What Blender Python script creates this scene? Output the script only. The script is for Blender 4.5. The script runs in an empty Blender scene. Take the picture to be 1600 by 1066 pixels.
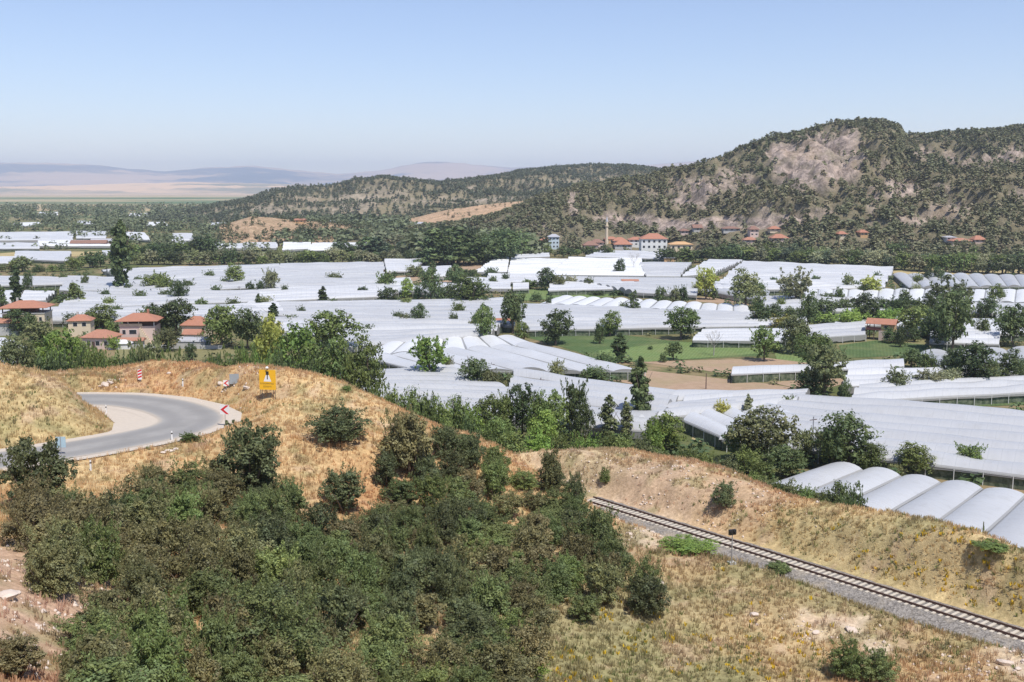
import bpy, math, random
import numpy as np
from mathutils import Vector, Matrix
sc = bpy.context.scene
R = math.radians
# ------------------------------------------------------------------ camera
CAMZ = 45.0
F = 1716.0                       # focal length in pixels of the 1600 px wide photograph
PITCH = math.atan(238 / F)
cd = bpy.data.cameras.new('camera'); cam = bpy.data.objects.new('camera', cd)
sc.collection.objects.link(cam)
cd.sensor_width = 36; cd.lens = 36 * F / 1600
cd.clip_start = 0.5; cd.clip_end = 60000
cam.location = (0, 0, CAMZ); cam.rotation_euler = (R(90) - PITCH, 0, 0)
sc.camera = cam
# ------------------------------------------------------------------ sky and sun
SUN_EL, SUN_AZ = 60.0, 148.0     # azimuth clockwise from the viewing direction (+Y)
w = bpy.data.worlds.new('World'); sc.world = w; w.use_nodes = True
nt = w.node_tree; bg = nt.nodes['Background']
sky = nt.nodes.new('ShaderNodeTexSky'); sky.sky_type = 'NISHITA'; sky.sun_disc = False
sky.sun_elevation = R(SUN_EL); sky.sun_rotation = R(SUN_AZ)
sky.altitude = 900; sky.air_density = 1.0; sky.dust_density = 0.6; sky.ozone_density = 3.0
tint = nt.nodes.new('ShaderNodeMix'); tint.data_type = 'RGBA'; tint.blend_type = 'MULTIPLY'; tint.inputs[0].default_value = 1.0; tint.inputs[7].default_value = (.95, .86, .90, 1)
nt.links.new(sky.outputs[0], tint.inputs[6]); nt.links.new(tint.outputs[2], bg.inputs[0]); bg.inputs[1].default_value = 0.135
sd = bpy.data.lights.new('sun', 'SUN'); sd.energy = 3.8; sd.angle = R(0.53); sd.color = (1.0, 0.955, 0.88)
so = bpy.data.objects.new('sun', sd); sc.collection.objects.link(so)
sv = Vector((math.sin(R(SUN_AZ)) * math.cos(R(SUN_EL)), math.cos(R(SUN_AZ)) * math.cos(R(SUN_EL)), math.sin(R(SUN_EL))))
so.rotation_euler = sv.to_track_quat('Z', 'Y').to_euler(); so.location = (0, 0, 200)
sc.view_settings.view_transform = 'Standard'; sc.view_settings.look = 'None'
sc.view_settings.exposure = 0.38; sc.view_settings.gamma = 1.0
sc.cycles.max_bounces = 6; sc.cycles.diffuse_bounces = 2; sc.cycles.glossy_bounces = 2
sc.cycles.transmission_bounces = 3; sc.cycles.volume_bounces = 1; sc.cycles.transparent_max_bounces = 6
sc.cycles.caustics_reflective = False; sc.cycles.caustics_refractive = False
# ------------------------------------------------------------------ where a direction of view meets the land
SP, CP = math.sin(PITCH), math.cos(PITCH)
def ray(px, py):
    a = (px - 800) / F; b = (533 - py) / F
    return np.array([a, CP + b * SP, -SP + b * CP])
def G(px, py, z=0.0):
    d = ray(px, py); t = (z - CAMZ) / d[2]
    return np.array([d[0] * t, d[1] * t, z])
def D(px, py, Y):
    d = ray(px, py); t = Y / d[1]
    return np.array([d[0] * t, Y, CAMZ + d[2] * t])
def proj(P):
    P = np.asarray(P, float); x = P[..., 0]; y = P[..., 1]; z = P[..., 2] - CAMZ
    dep = y * CP - z * SP; up = y * SP + z * CP
    return 800 + F * x / dep, 533 - F * up / dep
def ppm(p):                      # pixels per metre at a point
    return F / (p[1] * CP - (p[2] - CAMZ) * SP)
# ------------------------------------------------------------------ noise
def _hash(ix, iy, s):
    h = (ix.astype(np.int64) * 374761393 + iy.astype(np.int64) * 668265263 + s * 1442695041) & 0x7fffffff
    h = ((h ^ (h >> 13)) * 1274126177) & 0x7fffffff
    return ((h ^ (h >> 16)) & 0xffff) / 65535.0
def vnoise(x, y, s=0):
    x = np.asarray(x, float); y = np.asarray(y, float)
    ix = np.floor(x); iy = np.floor(y); fx = x - ix; fy = y - iy
    fx = fx * fx * (3 - 2 * fx); fy = fy * fy * (3 - 2 * fy)
    a = _hash(ix, iy, s); b = _hash(ix + 1, iy, s); c = _hash(ix, iy + 1, s); d = _hash(ix + 1, iy + 1, s)
    return (a * (1 - fx) + b * fx) * (1 - fy) + (c * (1 - fx) + d * fx) * fy
def fbm(x, y, o=4, s=0):
    t = 0; a = 0.5; n = 0
    for i in range(o):
        t = t + a * vnoise(x * 2 ** i + 17.3 * i, y * 2 ** i - 9.1 * i, s + i); n += a; a *= 0.5
    return t / n                  # 0..1
def sstep(a, b, x):
    t = np.clip((x - a) / (b - a), 0, 1); return t * t * (3 - 2 * t)
# ------------------------------------------------------------------ mesh helpers
def mesh(name, V, Fs, col=None, uv=None, smooth=False):
    """V (n,3); Fs one (m,k) array or a list of such arrays; col per vertex (n,3); uv per vertex (n,2)"""
    V = np.asarray(V, np.float32)
    if not isinstance(Fs, list): Fs = [Fs]
    Fs = [np.asarray(f, np.int32) for f in Fs if len(f)]
    me = bpy.data.meshes.new(name)
    me.vertices.add(len(V)); me.vertices.foreach_set('co', V.ravel())
    lv = np.concatenate([f.ravel() for f in Fs]); tot = np.concatenate([np.full(len(f), f.shape[1], np.int32) for f in Fs])
    me.loops.add(len(lv)); me.loops.foreach_set('vertex_index', lv)
    me.polygons.add(len(tot))
    st = np.zeros(len(tot), np.int32); st[1:] = np.cumsum(tot)[:-1]
    me.polygons.foreach_set('loop_start', st); me.polygons.foreach_set('loop_total', tot)
    if smooth: me.polygons.foreach_set('use_smooth', np.ones(len(tot), bool))
    if col is not None:
        ca = me.color_attributes.new('tint', 'FLOAT_COLOR', 'POINT')
        c4 = np.ones((len(V), 4), np.float32); c4[:, :3] = col; ca.data.foreach_set('color', c4.ravel())
    if uv is not None:
        u = me.uv_layers.new(name='UVMap'); u.data.foreach_set('uv', np.asarray(uv, np.float32)[lv].ravel())
    me.update(calc_edges=True)
    return me
def link(name, me, mat=None, parent=None, loc=None, rz=0):
    o = bpy.data.objects.new(name, me)
    if mat is not None and not me.materials: me.materials.append(mat)
    sc.collection.objects.link(o)
    if parent is not None: o.parent = parent
    if loc is not None: o.location = tuple(float(v) for v in loc)
    if rz: o.rotation_euler = (0, 0, rz)
    return o
def empty(name, loc, rz=0, s=1.0):
    o = bpy.data.objects.new(name, None); sc.collection.objects.link(o)
    o.empty_display_size = 0.5; o.location = tuple(float(v) for v in loc); o.rotation_euler = (0, 0, rz)
    o.scale = (s, s, s) if not isinstance(s, tuple) else s
    return o
def tag(o, label=None, cat=None, group=None, kind=None):
    if label: o['label'] = label
    if cat: o['category'] = cat
    if group: o['group'] = group
    if kind: o['kind'] = kind
    return o
class MB:
    """collects boxes, tubes and prisms into one mesh"""
    def __init__(s): s.v = []; s.f = []; s.n = 0
    def add(s, V, Fl):
        V = [tuple(map(float, p)) for p in V]; s.v += V
        s.f += [tuple(i + s.n for i in f) for f in Fl]; s.n += len(V); return s
    def box(s, x0, x1, y0, y1, z0, z1):
        return s.add([(x0,y0,z0),(x1,y0,z0),(x1,y1,z0),(x0,y1,z0),(x0,y0,z1),(x1,y0,z1),(x1,y1,z1),(x0,y1,z1)],
                     [(0,3,2,1),(4,5,6,7),(0,1,5,4),(1,2,6,5),(2,3,7,6),(3,0,4,7)])
    def tube(s, pts, rads, n=6, cap=True):
        pts = [Vector(p) for p in pts]
        if not hasattr(rads, '__len__'): rads = [rads] * len(pts)
        V = []; Fl = []
        for i, p in enumerate(pts):
            t = (pts[min(i + 1, len(pts) - 1)] - pts[max(i - 1, 0)]).normalized()
            a = t.orthogonal().normalized() if abs(t.z) < .95 else Vector((1, 0, 0)); a = (a - t * a.dot(t)).normalized(); b = t.cross(a)
            for k in range(n):
                q = 2 * math.pi * k / n
                V.append(p + (a * math.cos(q) + b * math.sin(q)) * rads[i])
        for i in range(len(pts) - 1):
            for k in range(n):
                k2 = (k + 1) % n
                Fl.append((i*n + k, i*n + k2, (i+1)*n + k2, (i+1)*n + k))
        if cap: Fl.append(tuple(range(n))[::-1]); Fl.append(tuple((len(pts)-1)*n + k for k in range(n)))
        return s.add(V, Fl)
    def build(s, name, mat, parent=None, loc=None, rz=0, smooth=False, me_only=False):
        me = bpy.data.meshes.new(name); me.from_pydata(s.v, [], s.f); me.update()
        if smooth: me.polygons.foreach_set('use_smooth', np.ones(len(me.polygons), bool))
        if me_only: return me
        return link(name, me, mat, parent, loc, rz)
# ------------------------------------------------------------------ materials
def new_mat(name):
    m = bpy.data.materials.new(name); m.use_nodes = True
    return m, m.node_tree, m.node_tree.nodes['Principled BSDF']
def N(nt, t, **k):
    n = nt.nodes.new(t)
    for a, b in k.items(): setattr(n, a, b)
    return n
def mixc(nt, fac, a, b, mode='MIX'):
    m = N(nt, 'ShaderNodeMix', data_type='RGBA', blend_type=mode)
    for i, v in ((0, fac), (6, a), (7, b)):
        if isinstance(v, bpy.types.NodeSocket): nt.links.new(v, m.inputs[i])
        elif i == 0: m.inputs[0].default_value = v
        else: m.inputs[i].default_value = (*v, 1)
    return m.outputs[2]
def ntex(nt, scale, detail=4, rough=.55, coord='Object', dist=0.0):
    tc = N(nt, 'ShaderNodeTexCoord'); n = N(nt, 'ShaderNodeTexNoise')
    n.inputs['Scale'].default_value = scale; n.inputs['Detail'].default_value = detail
    n.inputs['Roughness'].default_value = rough; n.inputs['Distortion'].default_value = dist
    nt.links.new(tc.outputs[coord], n.inputs['Vector']); return n.outputs['Fac']
def ramp(nt, sock, a, b):
    r = N(nt, 'ShaderNodeMapRange'); r.inputs[1].default_value = a; r.inputs[2].default_value = b
    nt.links.new(sock, r.inputs[0]); return r.outputs[0]
def math_(nt, op, a, b=None):
    m = N(nt, 'ShaderNodeMath', operation=op)
    for i, v in enumerate((a, b)):
        if v is None: continue
        if isinstance(v, bpy.types.NodeSocket): nt.links.new(v, m.inputs[i])
        else: m.inputs[i].default_value = v
    return m.outputs[0]
def bump(nt, bsdf, h, strength=.3, dist=.05):
    b = N(nt, 'ShaderNodeBump'); b.inputs['Strength'].default_value = strength; b.inputs['Distance'].default_value = dist
    nt.links.new(h, b.inputs['Height']); nt.links.new(b.outputs[0], bsdf.inputs['Normal'])
def plain(name, c, rough=.7, var=.15, scale=1.5, metal=0, bmp=0):
    m, nt, b = new_mat(name); f = ntex(nt, scale, 5)
    lo = tuple(v * (1 - var) for v in c); hi = tuple(min(1, v * (1 + var)) for v in c)
    nt.links.new(mixc(nt, f, lo, hi), b.inputs['Base Color'])
    b.inputs['Roughness'].default_value = rough; b.inputs['Metallic'].default_value = metal
    if bmp: bump(nt, b, f, bmp)
    return m
def leafmat(name, rnd=.35, trans=.22, rough=.55, spec=.3):
    """colour comes from the leaf tint attribute, each plant a little different"""
    m, nt, b = new_mat(name)
    at = N(nt, 'ShaderNodeAttribute', attribute_name='tint')
    oi = N(nt, 'ShaderNodeObjectInfo')
    hs = N(nt, 'ShaderNodeHueSaturation')
    v = N(nt, 'ShaderNodeMapRange'); v.inputs[3].default_value = 1 - rnd; v.inputs[4].default_value = 1 + rnd
    nt.links.new(oi.outputs['Random'], v.inputs[0])
    h = N(nt, 'ShaderNodeMapRange'); h.inputs[3].default_value = .485; h.inputs[4].default_value = .515
    mm = math_(nt, 'FRACT', math_(nt, 'MULTIPLY', oi.outputs['Random'], 37.7)); nt.links.new(mm, h.inputs[0])
    nt.links.new(v.outputs[0], hs.inputs['Value']); nt.links.new(h.outputs[0], hs.inputs['Hue'])
    nt.links.new(at.outputs['Color'], hs.inputs['Color'])
    nt.links.new(hs.outputs[0], b.inputs['Base Color']); b.inputs['Roughness'].default_value = rough
    b.inputs['Specular IOR Level'].default_value = spec
    if trans:
        tr = N(nt, 'ShaderNodeBsdfTranslucent'); nt.links.new(hs.outputs[0], tr.inputs[0])
        mx = N(nt, 'ShaderNodeMixShader'); mx.inputs[0].default_value = trans
        nt.links.new(b.outputs[0], mx.inputs[1]); nt.links.new(tr.outputs[0], mx.inputs[2])
        nt.links.new(mx.outputs[0], nt.nodes['Material Output'].inputs[0])
    return m
# ================================================================== THE LAND
GY = 0.0                                     # level of the valley floor
# near hillside: measured points of the land (pixel x, pixel y, distance)
_cp = [(450,580,118),(400,575,124),(330,565,130),(260,562,135),(200,572,134),(130,578,132),(85,582,130),
       (130,589,125),(200,585,126),(260,574,127),(230,585,129),(150,588,129),(90,592,128),(300,570,127),(100,590,122),(170,592,120),(230,590,121),(60,590,120),(560,610,119),(620,638,119),(700,670,120),(770,690,122),(850,702,124),(900,704,126),(960,705,127),(1040,708,126),
       (1100,722,123),(1150,738,119),(1200,757,113),(1250,775,108),(1320,788,104),(1400,802,99),(1480,818,94),(1560,836,88),(1640,856,83),(1760,890,77),
       (0,566,112),(-80,560,112),(40,582,108),(85,606,106),(125,630,104),(150,655,103),(165,668,102),(0,640,101),(60,660,100),(0,690,97),(100,680,99),
       (420,625,113),(480,640,109),(540,660,106),(600,700,101),(450,700,99),(380,690,99),(300,705,95),(200,730,92),(100,750,88),(20,740,86),(20,800,74),(0,860,63),(0,920,53),(0,1000,46),(60,1066,42),(-100,900,50),
       (300,760,88),(520,740,95),(570,790,91),(650,760,98),(720,780,99),(800,790,101),(860,800,103),(880,760,108),(840,740,112),
       (100,850,66),(250,850,72),(400,850,77),(550,850,83),(700,850,88),(850,860,92),(920,830,98),
       (80,960,52),(110,1040,46),(250,980,57),(420,980,63),(600,980,67),(800,980,72),(250,1066,50),(420,1066,54),(600,1066,59),(800,1066,64),(950,1066,68),
       (1000,900,86),(1000,980,77),(1200,1066,70),(1100,960,81),(1250,930,84),(1400,1066,69),(1600,1066,69),(1400,980,78),(1500,1010,75),
       (960,740,120),(1050,755,115),(1150,790,108),(1250,815,101),(1400,850,93),(1550,900,85),(1640,930,80),(1300,830,98)]
cpt = [D(*c) for c in _cp]
for x, y, z in [(0,2,43.2),(0,12,38),(0,25,31),(-8,36,26),(15,36,24),(-20,20,35),(20,20,33),(30,45,17),(60,50,13),(45,62,12.3),
                (-50,0,48),(50,0,44),(-60,30,38),(-80,60,30),(-70,90,27),(90,20,30),(90,60,13),(0,-40,52),(-90,-40,56),(90,-40,50),
                (-75,112,28),(-110,100,30),(-110,130,16),(-110,40,42),(110,-10,40),(110,50,14)]: cpt.append(np.array([x, y, z]))
# the far foot of the hillside
for px, Y, z in [(-300,150,-3),(-100,150,1),(0,150,5),(100,150,7),(250,152,7),(400,142,7),(520,136,8),(620,134,9),(720,136,7),(820,140,8),(900,144,9),(1000,143,8),
                 (1100,136,8),(1200,128,5),(1300,120,3),(1400,112,2),(1500,105,1),(1600,98,1),(1700,92,1),(1850,86,1),(2100,70,1),
                 (0,166,-3),(200,168,-3),(400,160,-2),(600,152,-3),(800,158,-3),(1000,160,-3),(1150,150,-3),(1300,134,-3),(1450,120,-3),(1600,108,-3),(1750,100,-3),(2000,90,-3),
                 (0,200,-5),(400,200,-5),(800,200,-5),(1200,200,-5),(1600,180,-5),(1900,150,-5),(-300,200,-5),(2000,120,-5),(2300,90,-4)]:
    cpt.append(np.array([(px - 800) / F * Y, Y, z]))
cpt = np.array(cpt)
def _ker(r2): return np.sqrt(r2 + 9.0)
_A = _ker(((cpt[:, None, :2] - cpt[None, :, :2]) ** 2).sum(-1))
n_ = len(cpt); _M = np.zeros((n_ + 3, n_ + 3)); _M[:n_, :n_] = _A - np.eye(n_) * .5
_M[:n_, n_] = 1; _M[:n_, n_ + 1:] = cpt[:, :2]; _M[n_:, :n_] = _M[:n_, n_:].T
_wt = np.linalg.solve(_M, np.concatenate([cpt[:, 2], [0, 0, 0]]))
# road and railway centre lines
ROADZ = 22.0; RAILZ = 12.0
def spline(pts, step=1.0):
    pts = np.array(pts, float); P = np.vstack([2 * pts[0] - pts[1], pts, 2 * pts[-1] - pts[-2]]); out = []
    for i in range(1, len(P) - 2):
        L = np.linalg.norm(P[i + 1] - P[i]); n = max(2, int(L / step))
        for k in range(n):
            t = k / n
            out.append(.5 * (2*P[i] + (P[i+1]-P[i-1])*t + (2*P[i-1]-5*P[i]+4*P[i+1]-P[i+2])*t*t + (-P[i-1]+3*P[i]-3*P[i+1]+P[i+2])*t**3))
    out.append(P[-2]); return np.array(out)
road_px = [(-700,627),(-300,625),(-60,624),(60,624),(140,624),(200,626),(255,634),(292,647),(297,659),(272,671),(220,683),(150,696),(70,709),(-20,722),(-160,742),(-400,776)]
road = spline([G(x, y, ROADZ)[:2] for x, y in road_px])
ra = G(1600, 990, RAILZ)[:2]; rb = G(960, 790, RAILZ)[:2]; rdir = (rb - ra) / np.linalg.norm(rb - ra)
rail = np.array([ra - rdir * 60, rb + rdir * 14])
def seg_dist(x, y, P):
    """distance to a polyline, signed side"""
    best = np.full(x.shape, 1e9); side = np.zeros(x.shape)
    for i in range(len(P) - 1):
        a = P[i]; d = P[i + 1] - a; L2 = d @ d
        t = np.clip(((x - a[0]) * d[0] + (y - a[1]) * d[1]) / L2, 0, 1)
        dx = x - a[0] - t * d[0]; dy = y - a[1] - t * d[1]; r = np.hypot(dx, dy)
        m = r < best; best[m] = r[m]; side[m] = np.sign(d[0] * dy - d[1] * dx)[m]
    return best, side
apron_px = [(112,621),(170,615),(240,615),(300,621),(350,632),(378,645),(376,658),(350,668),(300,676),(230,690),(150,703),(90,713),(0,727),(0,712),(90,699),(140,690),(175,672),(178,660),(150,636)]
def in_poly(x, y, P):
    c = np.zeros(x.shape, bool); n = len(P); j = n - 1
    for i in range(n):
        xi, yi = P[i]; xj, yj = P[j]
        m = ((yi > y) != (yj > y)) & (x < (xj - xi) * (y - yi) / (yj - yi + 1e-12) + xi); c ^= m; j = i
    return c
apron = np.array([G(x, y, ROADZ)[:2] for x, y in apron_px])
def land(x, y, rough=True):
    x = np.asarray(x, float); y = np.asarray(y, float); sh = x.shape; x = x.ravel(); y = y.ravel()
    z = np.empty(len(x))
    for k in range(0, len(x), 40000):
        xs = x[k:k+40000]; ys = y[k:k+40000]
        r2 = (xs[:, None] - cpt[None, :, 0]) ** 2 + (ys[:, None] - cpt[None, :, 1]) ** 2
        z[k:k+40000] = _ker(r2) @ _wt[:n_] + _wt[n_] + xs * _wt[n_ + 1] + ys * _wt[n_ + 2]
    if rough:
        z += (fbm(x / 9, y / 9, 4, 3) - .5) * 1.3 + (fbm(x / 1.6, y / 1.6, 3, 9) - .5) * .35
    d, _ = seg_dist(x, y, road); ap = in_poly(x, y, apron)
    da, _ = seg_dist(x, y, np.vstack([apron, apron[:1]])); da[ap] = 0
    d = np.minimum(d - 3.6, da)
    k = sstep(0.0, 4.5, d); z = (ROADZ - .06) * (1 - k) + z * k
    d, s = seg_dist(x, y, rail)
    k = sstep(2.7, 6.5, d); zb = RAILZ - .55 - np.clip(d - 1.9, 0, 3) * .25
    z = zb * (1 - k) + z * k
    return z.reshape(sh)
def landz(x, y): return float(land(np.array([x]), np.array([y]))[0])
def ground_at(px, py, lo=35, hi=175):
    """first point of the hillside seen through a pixel"""
    Ys = np.linspace(lo, hi, 500); d = ray(px, py); X = d[0] / d[1] * Ys; Z = CAMZ + d[2] / d[1] * Ys
    z = land(X, Ys); m = np.nonzero(z >= Z)[0]
    if len(m) == 0: return None
    i = m[0]; return np.array([X[i], Ys[i], z[i]])
# colours of the soil and dead grass lying in patches (linear albedo)
TAN = (.40,.32,.19); STRAW = (.57,.43,.23); OCHRE = (.50,.335,.17); RUST = (.42,.23,.11); OLIVE = (.27,.25,.12); SOIL = (.46,.33,.23); PALE = (.62,.50,.37); DIRT=(.50,.34,.24); GREY=(.30,.27,.23)
_zones = [(1000,940,16,TAN,.7),(1200,970,16,TAN,.8),(1400,1010,14,TAN,.8),(1100,1060,14,TAN,.8),(850,1030,12,TAN,.7),(1350,825,9,STRAW,.95),(1500,860,10,STRAW,.95),(1600,900,9,STRAW,.9),(1300,800,7,STRAW,.8),(1450,840,8,STRAW,.9),(60,640,10,OLIVE,.6),(30,600,7,STRAW,.5),(110,600,5,OLIVE,.5),(250,585,9,RUST,.55),(380,585,8,OCHRE,.7),(430,600,6,OCHRE,.6),(480,650,9,STRAW,.9),(560,640,7,STRAW,.8),  # bank straw painted paler, making up for sunlight its turned-away slope lacks
          (150,730,10,STRAW,.9),(300,710,9,OCHRE,.5),(500,720,8,OCHRE,.7),(560,770,6,RUST,.8),(450,740,6,STRAW,.6),(700,690,9,OCHRE,.6),
          (20,790,6,OCHRE,.7),(40,900,7,DIRT,1),(60,980,7,DIRT,1),(80,1040,5,DIRT,1),(20,1050,4,RUST,.6),
          (900,735,8,PALE,.6),(1000,740,9,SOIL,.8),(1080,760,7,SOIL,.7),(1040,715,5,OCHRE,.6),(930,710,6,OLIVE,.4),(1190,760,7,OCHRE,.9),(1250,790,7,OCHRE,.7),(1150,775,5,SOIL,.7),
          (1350,830,9,STRAW,.7),(1450,850,7,OLIVE,.3),(1550,870,8,STRAW,.6),(1300,850,5,OLIVE,.3),(1500,910,7,STRAW,.7),
          (1050,860,5,SOIL,.4),(1070,900,6,OCHRE,.5),(1000,1000,8,OLIVE,.65),(1100,980,6,GREY,.3),(1200,950,6,OCHRE,.45),(1250,1040,6,RUST,.5),(1050,930,6,OLIVE,.5),(1180,890,5,OLIVE,.5),(1300,960,6,OLIVE,.45),(1100,1050,7,OLIVE,.6),(900,1050,6,OLIVE,.6),(1420,1040,6,RUST,.4),(1380,850,4,OLIVE,.4),(1250,830,4,OLIVE,.35),(1600,930,4,OLIVE,.4),(1400,960,6,OLIVE,.55),(1480,1000,5,OLIVE,.5),
          (1500,1050,5,OCHRE,.6),(1328,985,1.5,PALE,1),(1338,1010,1.6,PALE,1),(1575,1035,2.6,PALE,1),(1250,975,2.0,PALE,.8),(1150,1050,5,OLIVE,.5),(880,1040,6,OLIVE,.6),(980,815,3.4,PALE,1.0),(960,800,2.5,PALE,1.0),(1000,840,2.2,PALE,.8),(1180,1000,5,STRAW,.5)]
_zc = []
for px, py, r, c, a in _zones:
    p = ground_at(px, py)
    if p is not None: _zc.append((p[0], p[1], r, np.array(c), a))
def land_colour(x, y, n=.5):
    base = np.empty((len(x), 3)); t = fbm(x / 14, y / 14, 4, 21)[:, None]
    base[:] = np.array(STRAW) * (1 - t) + np.array(OCHRE) * t
    dx = (fbm(x / 3, y / 3, 3, 31) - .5) * 7; dy = (fbm(x / 3, y / 3, 3, 41) - .5) * 7
    for cx, cy, r, c, a in _zc:
        k = a * np.exp(-(((x + dx - cx) ** 2 + (y + dy - cy) ** 2) / (r * r)) ** 1.3)[:, None]
        base = base * (1 - k) + c * k
    g = fbm(x / 2.2, y / 2.2, 4, 51)[:, None]
    k = sstep(.56, .72, g) * .6; base = base * (1 - k) + np.array(OLIVE) * k
    k = sstep(.60, .75, fbm(x / 1.5 + 40, y / 1.5, 3, 61))[:, None] * .5; base = base * (1 - k) + np.array(SOIL) * k
    return base * (.8 + .4 * vnoise(x * 1.7, y * 1.7, 5))[:, None]
def terrain_mat(name, fine=3.0):
    m, nt, b = new_mat(name); at = N(nt, 'ShaderNodeAttribute', attribute_name='tint')
    f = ntex(nt, fine, 8, .7); g = ntex(nt, fine * .22, 5, .6)
    c = mixc(nt, 1.0, at.outputs['Color'], mixc(nt, ramp(nt, f, .3, .7), (.62, .60, .56), (1.3, 1.3, 1.3)), 'MULTIPLY')
    c = mixc(nt, math_(nt, 'MULTIPLY', ramp(nt, g, .55, .75), .35), c, (.30, .20, .10))
    nt.links.new(c, b.inputs['Base Color']); b.inputs['Roughness'].default_value = .95; b.inputs['Specular IOR Level'].default_value = .1
    bump(nt, b, f, .8, .12); return m
def grid(xs, ys):
    nx, ny = len(xs), len(ys); X, Y = np.meshgrid(xs, ys); i = np.arange(ny - 1)[:, None] * nx + np.arange(nx - 1)[None, :]; i = i.ravel()
    return X.ravel(), Y.ravel(), np.stack([i, i + 1, i + nx + 1, i + nx], 1)
xs = np.concatenate([np.arange(-130, -75, 2.5), np.arange(-75, 75, .45), np.arange(75, 131, 2.5)])
ys = np.concatenate([np.arange(-60, 34, 3.0), np.arange(34, 160, .45), np.arange(160, 206, 3.0)])
X, Y, Q = grid(xs, ys); Z = land(X, Y)
hill_col = land_colour(X, Y)
HILLM = terrain_mat('dry_hillside')
hs_ = link('hillside', mesh('hillside', np.stack([X, Y, Z], 1), Q, hill_col, smooth=True), HILLM); tag(hs_, kind='structure')

# road --------------------------------------------------------------
def asphalt():
    m, nt, b = new_mat('asphalt'); uv = N(nt, 'ShaderNodeUVMap'); sp = N(nt, 'ShaderNodeSeparateXYZ'); nt.links.new(uv.outputs[0], sp.inputs[0]); f = ntex(nt, .35, 6, .6); g = ntex(nt, 6, 4, .7)
    c = mixc(nt, ramp(nt, f, .3, .7), (.25, .24, .225), (.33, .315, .295)); s = math_(nt, 'ABSOLUTE', math_(nt, 'SINE', math_(nt, 'MULTIPLY', sp.outputs[0], 2 * math.pi)))
    n = math_(nt, 'ADD', s, math_(nt, 'MULTIPLY', f, .5)); c = mixc(nt, math_(nt, 'MULTIPLY', ramp(nt, n, .8, 1.3), .45), c, (.19, .185, .18))
    e = ramp(nt, math_(nt, 'ADD', math_(nt, 'ABSOLUTE', math_(nt, 'SUBTRACT', sp.outputs[0], .5)), math_(nt, 'MULTIPLY', g, .12)), .47, .55); c = mixc(nt, e, c, (.45, .39, .32))
    nt.links.new(c, b.inputs['Base Color']); b.inputs['Roughness'].default_value = .9; bump(nt, b, g, .3, .02); return m
ASPH = asphalt()
GRAV = plain('road_gravel', (.52, .45, .37), .95, .12, 2.0, bmp=.3)
def ribbon(P, half, z, taper=None):
    T = np.gradient(P, axis=0); T /= np.linalg.norm(T, axis=1)[:, None]; Nn = np.stack([-T[:, 1], T[:, 0]], 1)
    L = P + Nn * half; Rr = P - Nn * half; n = len(P)
    V = np.concatenate([np.c_[L, np.full(n, z)], np.c_[Rr, np.full(n, z)]]); i = np.arange(n - 1)
    return V, np.stack([i, i + n, i + n + 1, i + 1], 1)
def sheet(name, poly, z, mat, kind='structure'):
    me = bpy.data.meshes.new(name); me.from_pydata([(float(p[0]), float(p[1]), z) for p in poly], [], [tuple(range(len(poly)))]); me.update()
    o = link(name, me, mat); tag(o, kind=kind); return o
sheet('road_shoulder', apron, ROADZ + .0, GRAV)
V_, F_ = ribbon(road, 4.3, ROADZ + .012); o = link('road_verge', mesh('road_verge', V_, F_), GRAV); tag(o, kind='structure')
V_, F_ = ribbon(road, 3.2, ROADZ + .03); nr = len(road); o = link('road', mesh('road', V_, F_, uv=np.c_[np.repeat([0., 1.], nr), np.tile(np.arange(nr) * 1.0, 2)]), ASPH); tag(o, kind='structure')

# valley floor ------------------------------------------------------
def valley_mat():
    m, nt, b = new_mat('valley_soil')
    f = ntex(nt, .02, 6, .6); g = ntex(nt, .11, 6, .65); h = ntex(nt, .0011, 5, .6)
    near = mixc(nt, ramp(nt, f, .42, .6), (.10, .12, .045), (.30, .22, .13))
    near = mixc(nt, ramp(nt, g, .45, .62), near, (.13, .14, .06))
    geo = N(nt, 'ShaderNodeNewGeometry'); sp = N(nt, 'ShaderNodeSeparateXYZ'); nt.links.new(geo.outputs['Position'], sp.inputs[0])
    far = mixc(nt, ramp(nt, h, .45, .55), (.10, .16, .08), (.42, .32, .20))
    # strips of fields on the far plain
    mp = N(nt, 'ShaderNodeMapping'); mp.inputs['Scale'].default_value = (.0004, .0022, 1); nt.links.new(geo.outputs['Position'], mp.inputs[0])
    v = N(nt, 'ShaderNodeTexVoronoi'); nt.links.new(mp.outputs[0], v.inputs['Vector']); v.inputs['Scale'].default_value = 1.0
    sx = N(nt, 'ShaderNodeSeparateColor'); nt.links.new(v.outputs['Color'], sx.inputs[0])
    fld = mixc(nt, ramp(nt, sx.outputs[0], .3, .5), (.06, .13, .05), (.42, .33, .19))
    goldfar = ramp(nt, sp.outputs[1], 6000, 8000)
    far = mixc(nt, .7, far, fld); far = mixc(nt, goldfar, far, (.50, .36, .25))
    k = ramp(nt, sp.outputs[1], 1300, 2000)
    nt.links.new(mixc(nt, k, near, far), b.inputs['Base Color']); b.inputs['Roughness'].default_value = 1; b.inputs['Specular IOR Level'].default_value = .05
    return m
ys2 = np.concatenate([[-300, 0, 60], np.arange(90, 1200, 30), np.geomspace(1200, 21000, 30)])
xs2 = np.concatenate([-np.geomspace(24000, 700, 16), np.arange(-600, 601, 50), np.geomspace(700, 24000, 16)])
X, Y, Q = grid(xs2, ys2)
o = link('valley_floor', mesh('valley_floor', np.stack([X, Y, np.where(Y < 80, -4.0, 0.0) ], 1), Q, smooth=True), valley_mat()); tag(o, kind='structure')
o.location.z = 0

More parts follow.
